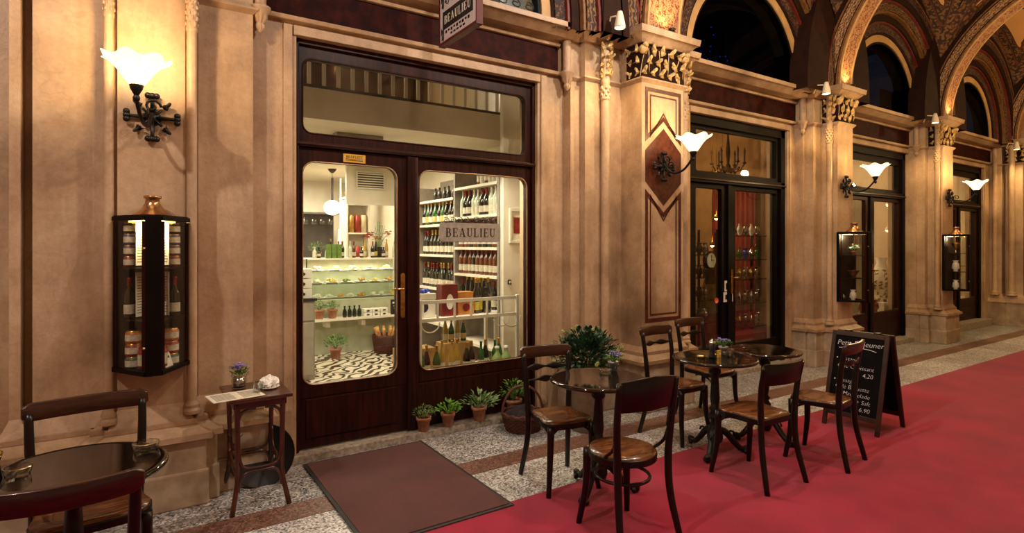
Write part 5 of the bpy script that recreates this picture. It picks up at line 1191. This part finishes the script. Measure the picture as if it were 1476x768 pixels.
# ------------------------------------------------------------------ chairs
def leg_pts(a, b, c_=None, k=5): return smooth_path([a, c_, b] if c_ else [a, ((a[0] + b[0]) / 2, (a[1] + b[1]) / 2, (a[2] + b[2]) / 2), b], k)
def chair(label, x, y, rz, kind='rail', top=.86, w=.38, dpt=.38, mids=0, seat='square', bend=.03, group=None):
    t = thing('bentwood_chair', label, 'chair', (x, y, .008 if y < -1.385 else .003), rz)
    hw, hd = w / 2, dpt / 2; SH = .455
    # seat outline
    P_ = []
    if seat == 'round':
        P_ = [(hw * 1.02 * math.cos(a * PI / 20), hd * 1.02 * math.sin(a * PI / 20)) for a in range(40)]
    else:
        for k in range(40):
            a = k * PI / 20; c_, s_ = math.cos(a), math.sin(a); e = .42
            px = abs(c_) ** e * math.copysign(1, c_) * hw * (1.04 if s_ < 0 else .94); py = abs(s_) ** e * math.copysign(1, s_) * hd * (1.0)
            P_.append((px, py - (.012 * (1 - (px / hw) ** 2) if s_ < 0 else 0)))
    s_m = MB(); s_m.prism(P_, SH - .042, SH - .004); so = s_m.build('seat', CWOOD, t, bevel=.006)
    s2 = MB(); k = len(P_); inn = [(a * .9, b * .9) for a, b in P_]; ctr = (0, 0)
    s2.add([(a * .97, b * .97, SH - .006) for a, b in P_] + [(a * .96, b * .96, SH + .003) for a, b in P_] + [(a * .5, b * .5, SH - .003) for a, b in P_] + [(0, 0, SH - .004)],
           [(i, (i + 1) % k, k + (i + 1) % k, k + i) for i in range(k)] + [(k + i, k + (i + 1) % k, 2 * k + (i + 1) % k, 2 * k + i) for i in range(k)] + [(2 * k + i, 2 * k + (i + 1) % k, 3 * k) for i in range(k)], 0, True)
    s2.build('seat_panel', SWOOD, so)
    for s in (-1, 1):   # front legs
        q = .75 if seat == 'round' else .88
        p = leg_pts((s * hw * q, -hd * q, SH - .02), (s * (hw * q + .035), -hd * q - .035, 0), (s * (hw * q + .008), -hd * q - .004, .22))
        MB().tube(p, lerpr([.024, .022, .019, .016], len(p)), 10).build('leg', CWOOD, t)
    for s in (-1, 1):   # rear leg and back post in one bent piece
        p = smooth_path([(s * (hw + .015), hd + .055, 0), (s * (hw - .01), hd - .0, .25), (s * (hw - .012), hd - .012, SH), (s * (hw - .0), hd + .0, .66), (s * (hw + .005), hd + .03, top - (.02 if kind != 'rail' else .03))], 6)
        MB().tube(p, lerpr([.017, .020, .021, .019, .017], len(p)), 10).build('back_post', CWOOD, t)
    def bow(zc, h, th, yoff, over, mt, nm, shape=None, ycurve=bend, n=16, arcz=0):
        m = MB(); vs = []
        for i in range(n + 1):
            u = -1 + 2 * i / n; X = u * (hw + over); yy = yoff + ycurve * (1 - u * u); hh = h / 2 * (shape(u) if shape else 1); zz = zc + arcz * (1 - u * u)
            til = .18
            for (dz, dy) in ((-hh, -th / 2), (hh, -th / 2), (hh, th / 2), (-hh, th / 2)): vs.append((X, yy + dy + dz * til, zz + dz))
        fs = [(i * 4 + a, i * 4 + (a + 1) % 4, i * 4 + 4 + (a + 1) % 4, i * 4 + 4 + a) for i in range(n) for a in range(4)] + [(0, 3, 2, 1), (n * 4, n * 4 + 1, n * 4 + 2, n * 4 + 3)]
        m.add(vs, fs, 0, False); o = m.build(nm, mt, t, bevel=.005)
        for p in o.data.polygons: p.use_smooth = len(p.vertices) == 4
        return o
    if kind == 'rail': bow(top - .025, .078, .026, hd + .03, .03, RWOOD, 'top_rail', lambda u: (1 - max(0, abs(u) - .93) * 6))
    elif kind == 'panel': bow(top - .095, .19, .016, hd + .018, -.004, CWOOD, 'back_panel', lambda u: 1 - .12 * abs(u), bend * 1.1, arcz=.012)
    else: bow(top - .075, .145, .018, hd + .018, .008, CWOOD, 'back_panel', lambda u: 1 - .0 * abs(u), bend * 1.5)
    for k in range(mids):
        z = top - .13 - k * .085
        bow(z, .036, .012, hd - .01 + (z - .5) * .10, -.004, CWOOD, 'mid_rail', lambda u, k=k: (.35 + 1.0 * math.exp(-((abs(u) - (.45 if k == 0 else 0)) / .28) ** 2)), bend)
    if seat == 'round':
        m = MB(); m.tube([((hw * .80) * math.cos(a * PI / 16), hd * .80 * math.sin(a * PI / 16), .31) for a in range(32)], .0095, 8, closed=True); m.build('ring_stretcher', CWOOD, t)
        m = MB()
        for s in (-1, 1): m = MB(); m.tube(smooth_path([(s * hw * .98, hd * .94, .62), (s * hw * .93, hd * .75, .52), (s * hw * .92, hd * .35, SH - .0)], 5), .009, 8); m.build('brace', CWOOD, t)
    else:
        for s in (-1, 1):
            m = MB(); q = .9
            m.tube(smooth_path([(s * hw * q, -hd * q, SH - .17), (s * hw * (q - .1), -hd * q + .01, SH - .08), (s * hw * (q - .42), -hd * q + .02, SH - .04)], 5), .0085, 7)
            m.tube(smooth_path([(s * hw * q, -hd * q, SH - .17), (s * hw * q, -hd * (q - .15), SH - .08), (s * hw * q, -hd * (q - .5), SH - .04)], 5), .0085, 7)
            m.build('brace', CWOOD, t)
    return t
chair('dark bentwood chair with a broad top rail behind the nearest round table, by the wall', -.17, -1.235, math.radians(6), 'rail', .87, .42, .40)
chair('dark bentwood chair cut off at the lower left corner, back to the viewer', -.19, -1.97, math.radians(180), 'rail', .88, .36, .38, bend=.05)
chair('bentwood chair with wavy mid rails on the wall side of the table by the plant', 2.38, -1.315, math.radians(-10), 'rail', .87, .34, .36, mids=2, bend=.03)
chair('round-seated bentwood chair with a ring stretcher, back to the viewer', 2.27, -2.02, math.radians(174), 'panel', .90, .37, .38, seat='round', bend=.035)
chair('bentwood chair left of the two behind the middle table, near the pillar', 3.77, -1.12, math.radians(2), 'rail', .88, .34, .38, mids=1)
chair('bentwood chair farther right behind the middle table, before the second shop door', 4.43, -.93, math.radians(0), 'rail', .88, .34, .38, mids=1)
chair('bentwood chair with a wide curved back panel in front of the middle table', 3.56, -1.98, math.radians(177), 'wide', .83, .38, .38, bend=.03)
chair('bentwood chair with wavy mid rail standing before the chalkboard', 4.29, -2.05, math.radians(189), 'rail', .88, .34, .36, mids=1, bend=.03)

# ------------------------------------------------------------------ round tables
def bistro(label, x, y, r=.31, rz=0, z=.008, zt=.735):
    t = thing('bistro_table', label, 'table', (x, y, z), rz)
    MB().lathe([(.001, zt - .028), (r - .02, zt - .028), (r, zt - .022), (r + .004, zt - .012), (r, zt - .003), (r - .014, zt), (r - .03, zt - .003), (.001, zt - .003)], n=56).build('tabletop', LACQ, t)
    m = MB(); prof = [(.10, zt - .03), (.10, zt - .042), (.035, zt - .05), (.03, zt - .08), (.045, zt - .10), (.045, zt - .12), (.026, zt - .14), (.03, zt - .2), (.036, zt - .32), (.028, .36), (.045, .34), (.03, .32), (.05, .29), (.05, .27), (.032, .25), (.04, .21), (.055, .17), (.06, .12), (.05, .09), (.001, .08)]
    m.lathe(prof[::-1], n=20); m.build('pedestal', IRON, t)
    for k in range(3):
        a = k * 2 * PI / 3 ; c_, s_ = math.cos(a), math.sin(a)
        P_ = smooth_path([(r_ * c_, r_ * s_, zz) for r_, zz in ((.02, .18), (.08, .16), (.15, .08), (.20, .035), (.245, .04), (.262, .055))], 5)
        m = MB().tube(P_, lerpr([.03, .026, .022, .02, .024, .012], len(P_)), 10)
        m.ball((.245 * c_, .245 * s_, .024), .023, n=10); m.ball((.225 * c_ - .02 * s_, .225 * s_ + .02 * c_, .02), .018, n=8); m.ball((.225 * c_ + .02 * s_, .225 * s_ - .02 * c_, .02), .018, n=8)
        m.tube([(.12 * c_ + .03 * math.cos(q) * c_, .12 * s_ + .03 * math.cos(q) * s_, .14 + .03 * math.sin(q)) for q in (0, .8, 1.6, 2.4, 3.2, 4)], .008, 6)
        m.build('foot', IRON, t)
    return t
bistro('glossy black round table at the left edge with a glass ashtray', -.205, -1.60, .31, .5)
bistro('glossy black round table in front of the large leafy plant', 2.49, -1.575, .31, math.radians(205))
bistro('glossy black round table with condiments and purple flowers, middle of the row', 3.70, -1.55, .31, math.radians(205))
bistro('glossy black round table pushed against the middle one, nearer the chalkboard', 4.31, -1.57, .28, math.radians(150))
ZT = .741
def ashtray(label, x, y, z=ZT, r=.045, h=.03):
    t = thing('glass_ashtray', label, 'ashtray', (x, y, z))
    MB().lathe([(.001, 0), (r * .85, 0), (r, h), (r * .85, h), (r * .7, h * .35), (.001, h * .3)], n=24, wave=lambda q, zz, a: (q, zz * (1 - .15 * (math.cos(a * 4) > .8)) if zz > h * .9 else zz)).build('dish', CLEAR, t); MB().lathe([(r * .98, h), (r * .88, h + .002)], n=24).build('rim', SILV, t); return t
ashtray('clear glass ashtray on the nearest table, left one', -.375, -1.555); ashtray('clear glass ashtray at the right edge of the nearest table', .03, -1.50, r=.05)
ashtray('clear glass ashtray beside the flower pot on the table by the plant', 2.62, -1.50); ashtray('clear glass ashtray in the centre of the middle table', 3.80, -1.57, r=.04, h=.035)
ashtray('clear glass ashtray right of the purple flowers on the middle table', 3.93, -1.50, r=.045, h=.035)
def tumbler(label, x, y, z, r, h, m1=None): 
    t = thing('glass_tumbler', label, 'glass', (x, y, z)); MB().lathe([(.001, 0), (r * .9, 0), (r, h), (r * .93, h), (r * .83, h * .1), (.001, h * .08)], n=20).build('bowl', CLEAR, t); 
    MB().lathe([(r * 1.0, h), (r * .95, h + .002)], n=20).build('rim', SILV, t); return t
t = thing('condiment_set', 'wooden-topped pepper mill beside the left edge of the nearest table', 'pepper mill', (-.44, -1.56, ZT)); MB().lathe([(.001, 0), (.025, 0), (.02, .03), (.016, .06), (.022, .08)], n=14).build('mill_body', CWOOD, t); MB().lathe([(.022, .08), (.026, .095), (.012, .11), (.001, .112)], n=14).build('mill_top', BRASS, t)
t = thing('pepper_mill', 'black and silver pepper mill on the middle table', 'pepper mill', (3.66, -1.555, ZT)); MB().lathe([(.001, 0), (.025, 0), (.027, .01), (.02, .03), (.022, .06), (.025, .085), (.018, .10)], n=16).build('mill_body', BLACK, t); MB().lathe([(.018, .10), (.024, .11), (.022, .125), (.008, .13), (.01, .14), (.001, .145)], n=16).build('mill_top', SILV, t)
t = thing('candle_holder', 'small brass tealight dish on the left of the middle table', 'candle', (3.60, -1.50, ZT)); MB().lathe([(.001, 0), (.03, 0), (.032, .015), (.028, .015), (.026, .006), (.001, .006)], n=18).build('dish', BRASS, t); MB().lathe([(.001, .012), (.02, .012)], n=12).build('wax', CREAM, t)
t = thing('menu_holder', 'small yellow packet beside the pepper mill on the middle table', 'packet', (3.715, -1.575, ZT)); MB().box(-.014, .014, -.008, .008, 0, .055).build('packet_body', STK, t); MB().box(-.008, .008, -.0085, -.008, .02, .04).build('packet_print', WHITEP, t)
METP = mat('zinc_pot', '8c8a84', 'b0aca4', .4, .7, scale=20); LILP = mat('lilac_pot', 'a8a0a8', 'c0b8c0', .6)
potted('potted_flowers', 'purple flowers in a small grey pot on the middle table', (3.87, -1.50, ZT), .034, .06, .06, .05, LEAF, n=110, ls=.025, potm=LILP, seed=21, flowers=(VIOLET, 22, .016))
potted('potted_flowers', 'purple flowers in a small zinc pot on the table by the leafy plant', (2.72, -1.47, ZT), .034, .065, .06, .05, LEAF, n=90, ls=.025, potm=METP, seed=22, flowers=(VIOLET, 18, .016))

# ------------------------------------------------------------------ side table and what stands on it
t = thing('side_table', 'tall narrow brown bentwood side table beside the shop door', 'side table', (.625, -.43, .003), math.radians(0))
hx, hy, TZ = .13, .18, .68
MB().box(-.18, .18, -.225, .225, TZ - .02, TZ).build('tabletop', mat('side_wood', '2e120c', '4e2216', .28, scale=6, stretch=(1, 8, 1), coat=.4), t, bevel=.004)
SW = MATS['side_wood']; MB().box(-.15, .15, -.195, .195, TZ - .065, TZ - .02).build('apron', SW, t, bevel=.004)
for sx in (-1, 1):
    for sy in (-1, 1):
        p = smooth_path([(sx * hx, sy * hy, TZ - .03), (sx * (hx - .005), sy * (hy - .005), .35), (sx * (hx - .002), sy * (hy - .003), .18), (sx * (hx + .03), sy * (hy + .035), 0)], 6)
        MB().tube(p, lerpr([.016, .015, .014, .016], len(p)), 10).build('leg', SW, t)
m = MB()
for (ax, ay, bx, by) in ((-hx, -hy, hx, -hy), (-hx, hy, hx, hy), (-hx, -hy, -hx, hy), (hx, -hy, hx, hy)):
    A = Vector((ax, ay, 0)); B_ = Vector((bx, by, 0)); L = (B_ - A)
    def Q(u, z): return A + L * u + Vector((0, 0, z))
    m.tube(smooth_path([Q(.03, .12), Q(.06, .18), Q(.2, .225), Q(.5, .23), Q(.8, .225), Q(.94, .18), Q(.97, .12)], 4), .009, 8)
    m.tube(smooth_path([Q(.03, .38), Q(.08, .29), Q(.2, .255), Q(.5, .25), Q(.8, .255), Q(.92, .29), Q(.97, .38)], 4), .009, 8)
    m.tube(smooth_path([Q(.03, .50), Q(.06, .57), Q(.2, .605), Q(.4, .61)], 4), .009, 8); m.tube(smooth_path([Q(.97, .50), Q(.94, .57), Q(.8, .605), Q(.6, .61)], 4), .009, 8)
m.build('bentwood_stretcher', SW, t)
t = thing('glass_vase', 'purple flowers in a ribbed glass on the side table', 'flowers', (.545, -.33, .684)); MB().lathe([(.001, 0), (.04, 0), (.045, .02), (.041, .03), (.047, .05), (.042, .065), (.048, .085), (.045, .09)], n=24).build('glass_body', CLEAR, t)
MB().lathe([(.001, .004), (.034, .004), (.036, .07), (.001, .07)], n=16).build('zinc_liner', SILV, t)
m = MB(); fm = MB(); rnd = random.Random(2)
for i in range(90): a = rnd.uniform(0, 6.28); r_ = rnd.uniform(0, .05); leafblade(m, Vector((r_ * math.cos(a), r_ * math.sin(a), .07 + rnd.uniform(0, .06))), Vector((math.cos(a), math.sin(a), 1.2)), .028, rnd)
for i in range(20):
    a = rnd.uniform(0, 6.28); r_ = rnd.uniform(0, .05); p = Vector((r_ * math.cos(a), r_ * math.sin(a), .12 + rnd.uniform(0, .035)))
    for q in range(5): leafblade(fm, p, Vector((math.cos(q * 1.25), math.sin(q * 1.25), .5)), .017, rnd, .8)
m.build('foliage', LEAF, t); fm.build('flowers', VIOLET, t)
t = thing('glass_tumbler', 'ribbed glass tumbler in front of the napkins on the side table', 'glass', (.625, -.53, .684)); MB().lathe([(.001, 0), (.03, 0), (.033, .02), (.03, .03), (.034, .045), (.031, .055), (.033, .065), (.028, .065), (.026, .01), (.001, .008)], n=20).build('bowl', CLEAR, t); MB().lathe([(.033, .065), (.030, .067)], n=20).build('rim', SILV, t)
t = thing('napkin_dish', 'white dish of crumpled white napkins on the side table', 'dish', (.705, -.44, .684)); MB().lathe([(.001, 0), (.045, 0), (.065, .012), (.06, .014), (.04, .004), (.001, .004)], n=20).build('dish', WHITEP, t)
for i in range(7):
    m = MB(); rnd = random.Random(i); m.ball((0, 0, 0), .028, n=14); m.v = [tuple(Vector(v) * rnd.uniform(.7, 1.25)) for v in m.v]; m.s = [False] * len(m.s)
    o = m.build('napkin', WHITE); a = i * 1.1; o.location = (.705 + .035 * math.cos(a) * (i > 0), -.44 + .035 * math.sin(a) * (i > 0), .684 + .036 + .018 * (i == 0) ); tag(o, ['topmost crumpled napkin in the middle of the white dish', 'crumpled napkin at the right of the white dish', 'crumpled napkin at the back right of the white dish', 'crumpled napkin at the back of the white dish', 'crumpled napkin at the left of the white dish', 'crumpled napkin at the front left of the white dish', 'crumpled napkin at the front right of the white dish'][i], 'napkin', 'napkins in the dish')
o = MB().box(-.15, .0, -.1, .1, 0, .006).box(.002, .14, -.1, .1, 0, .005).build('magazine', PAPER, bevel=.002); o.location = (.50, -.545, .685); o.rotation_euler.z = math.radians(8); tag(o, 'open pale magazine on the front left corner of the side table', 'magazine')
m = MB()
for k in range(8): m.box(-.13, -.02, -.08 + k * .02, -.072 + k * .02, .006, .0065).box(.02, .12, -.08 + k * .02, -.072 + k * .02, .005, .0055)
m.build('printed_text', MATS['grey_print'], o)
# round black tray leaning behind the side table
t = thing('round_tray', 'large round black tray leaning on the wall behind the side table', 'tray', (.70, -.235, .19)); M_ = Matrix.Rotation(math.radians(80), 3, 'X')
MB().lathe([(.001, 0), (.185, 0), (.198, .02), (.203, .02), (.19, -.006), (.001, -.006)], n=40, mtx=M_).build('dish', BLACK, t); MB().tube([tuple(M_ @ Vector((.20 * math.cos(a * PI / 20), .20 * math.sin(a * PI / 20), .02))) for a in range(40)], .004, 6, closed=True).build('rim', BRONZE, t)

# ------------------------------------------------------------------ potted herbs on the step, basket, shrub
HP = [('small terracotta pot of fine grey-green thyme, leftmost on the door step', 1.985, .085, .105, .08, .07, mat('leaf_thyme', '4a6a34', '86a060', .6, scale=40), 420, .016, .055), ('terracotta pot of bright green basil, second from the left on the door step', 2.21, .085, .105, .08, .07, mat('leaf_basil', '3f7a1c', '8cc040', .45, scale=30), 120, .036, .055),
      ('terracotta pot of broad sage leaves, third on the door step', 2.515, .095, .11, .12, .08, mat('leaf_sage', '4a7038', '9ab87a', .5, scale=30), 120, .055, .06), ('terracotta pot of bushy mint, rightmost on the door step', 2.88, .105, .12, .09, .13, mat('leaf_mint', '33661c', '78a840', .5, scale=30), 200, .036, .06)]
for i, (lb, x, rr, hh, fr_, fh_, lm, n, ls, _) in enumerate(HP): potted('potted_herb', lb, (x, .01, .06), rr * .68, hh * 1.1, fr_ * 1.2, fh_ * 1.2, lm, int(n * 1.3), ls * 1.1, seed=30 + i)
basket('round wicker basket with a tall handle beside the door step', (2.79, -.27, .003), .178, .14, True, math.radians(-25))
m = MB(); rnd = random.Random(4)
vs = []; n = 18
for j in range(n + 1):
    for i in range(n + 1):
        u, v = i / n * 2 - 1, j / n * 2 - 1; r_ = max(abs(u), abs(v)); a = math.atan2(v, u); R_ = r_ * .165
        vs.append((R_ * math.cos(a), R_ * math.sin(a), .09 * (1 - r_ ** 2) + .012 * math.sin(u * 7 + v * 3) + .01 * math.cos(v * 9)))
m.add(vs, [(j * (n + 1) + i, j * (n + 1) + i + 1, (j + 1) * (n + 1) + i + 1, (j + 1) * (n + 1) + i) for j in range(n) for i in range(n)], 0, True)
o = m.build('folded_blanket', mat('blanket', '1c1416', '2e2024', .95, scale=30, bump=.3)); o.location = (2.79, -.27, .115); tag(o, 'dark folded blanket lying in the wicker basket', 'blanket')
t = thing('potted_shrub', 'large dark green shrub with pale yellow-green flower heads against the pillar', 'shrub', (3.26, -.56, .003))
MB().lathe([(.001, 0), (.13, 0), (.17, .38), (.185, .38), (.185, .42), (.16, .42), (.15, .36), (.001, .36)], n=28).build('planter', mat('stone_pot', '8a7a64', 'a8967c', .7, scale=12, bump=.3), t); MB().lathe([(.001, .39), (.16, .37)], n=16).build('soil', SOIL, t)
m = MB(); fm = MB(); rnd = random.Random(9)
for i in range(1900):
    d = Vector((rnd.gauss(0, 1), rnd.gauss(0, 1), rnd.gauss(0, 1))).normalized(); q = rnd.uniform(.3, 1.0)
    if d.z < -.65: continue
    p = Vector((d.x * .32 * q, d.y * .24 * q, .64 + d.z * .22 * q)); leafblade(m, p, d + Vector((rnd.uniform(-.6, .6), rnd.uniform(-.6, .6), rnd.uniform(-.3, .8))), rnd.uniform(.045, .075), rnd, .5)
for i in range(34):
    d = Vector((rnd.gauss(0, 1), rnd.gauss(0, 1), rnd.gauss(.4, 1))).normalized()
    if d.z < -.3: continue
    c_ = Vector((d.x * .35, d.y * .27, .66 + d.z * .24))
    for q in range(34):
        e = Vector((rnd.gauss(0, 1), rnd.gauss(0, 1), rnd.gauss(0, 1))).normalized(); fm.ball(c_ + e * .013, .0045, n=5)
for i in range(10): a = i * .63; m.tube([(0, 0, .36), (.1 * math.cos(a), .1 * math.sin(a), .55), (.2 * math.cos(a), .2 * math.sin(a), .7)], .005, 5)
m.build('foliage', LEAFD, t); fm.build('flower_heads', LEAFY, t)

# ------------------------------------------------------------------ chalkboard
ang = math.atan2(-.47, .02)   # board width direction (left to right seen by the camera)
t = thing('chalkboard_stand', 'black A-frame chalkboard with a breakfast menu in white chalk on the red carpet', 'chalkboard', (5.36, -1.84, .008), 0)
BW = .47; LEAN = math.atan2(.20, .84)
def bpt(u, v, w=0, side=-1):   # u along width (to -y), v up the slope, w outward
    cx = side * .235; s_, c_ = math.sin(LEAN), math.cos(LEAN)
    return Vector((cx - side * v * s_ + side * w * c_, .235 - u, v * c_ + w * s_))
def bbox(m, u0, u1, v0, v1, w0, w1, side=-1):
    m.add([bpt(u, v, w, side) for w in (w0, w1) for v in (v0, v1) for u in (u0, u1)], [(0, 2, 3, 1), (4, 5, 7, 6), (0, 1, 5, 4), (2, 6, 7, 3), (0, 4, 6, 2), (1, 3, 7, 5)])
for side in (-1, 1):
    m = MB(); 
    bbox(m, 0, .035, .0, .84, -.011, .011, side); bbox(m, BW - .035, BW, .0, .84, -.011, .011, side); bbox(m, .035, BW - .035, .80, .84, -.011, .011, side); bbox(m, .035, BW - .035, .10, .14, -.011, .011, side)
    m.build('board_frame', mat('board_frame_wood', '1c0c06', '3a1c0e', .4, scale=8), t, bevel=.003)
    m = MB(); bbox(m, .03, BW - .03, .13, .81, -.004, .004, side); pn = m.build('writing_panel', mat('slate', '080808', '0e0e0d', .8, scale=15, spec=.1), t)
CHALK = mat('chalk', 'dedcd6', 'ffffff', .9, scale=90, lo=.3, hi=.5)
def chalk(txt, u, v, size, sh=.12, rot=0):
    O = bpt(u, v, .0055); X = (bpt(1, v) - bpt(0, v)).normalized(); Y = (bpt(u, 1) - bpt(u, 0)).normalized(); Z = X.cross(Y)
    if Z.x > 0: Z = -Z
    M4 = Matrix((X, Y, Z)).transposed().to_4x4(); M4.translation = O
    text_mesh(txt, size, 'chalk_writing', CHALK, t, M4 @ Matrix.Rotation(rot, 4, 'Z'), sh, -.0013, .0006, 'LEFT')
chalk('Petit-Déjeuner', .05, .735, .064, .15, .03)
chalk('• Passage', .055, .60, .050, .1, .0); chalk('Café Croissant', .075, .535, .050, .1, .0); chalk('4,20', .29, .475, .050)
chalk('• Passage', .055, .41, .050, .1); chalk('Café Baguette', .075, .355, .050); chalk('& Marmelade', .10, .30, .050); chalk('+ Saft', .26, .245, .050); chalk('6,90', .29, .185, .052)
m = MB(); 
for (u0, v0, u1, v1) in ((.07, .69, .24, .702), (.27, .705, .38, .69)):
    m.tube([bpt(u0, v0, .006), bpt((u0 + u1) / 2, (v0 + v1) / 2 + .004, .006), bpt(u1, v1, .006)], .0022, 5)
m.build('chalk_underline', CHALK, t)
m = MB().box(-.03, .03, .1, .14, .80, .83).box(-.03, .03, -.14, -.1, .80, .83); m.build('hinge', BRONZE, t)
MB().tube([(-.17, .0, .3), (0, .0, .27), (.17, .0, .3)], .003, 5).build('stay_cord', BRONZE, t)

# added unseen caps and chains over the vault lamps; the caps shade the vault
for i, (x, p, c_) in enumerate(ADDED_LAMPS[:4] + [(3.9, 0, 0)]):
    t = thing('hanging_lantern', ['iron lantern cap hanging under the vault before the first shop', 'iron lantern cap hanging under the vault before the second shop', 'iron lantern cap hanging under the vault before the third shop', 'iron lantern cap hanging under the vault before the last shop', 'iron lantern cap hanging under the vault before the pillar with inlaid bands'][i], 'lantern', (x, -2.6 if i < 4 else -2.0, 4.42))
    MB().lathe([(.12, 0), (.09, .04), (.03, .08), (.02, .12), (.001, .13)], n=16).build('cap', IRON, t); MB().cyl((0, 0, .12), (0, 0, 1.4), .006, n=6).build('chain', IRON, t)
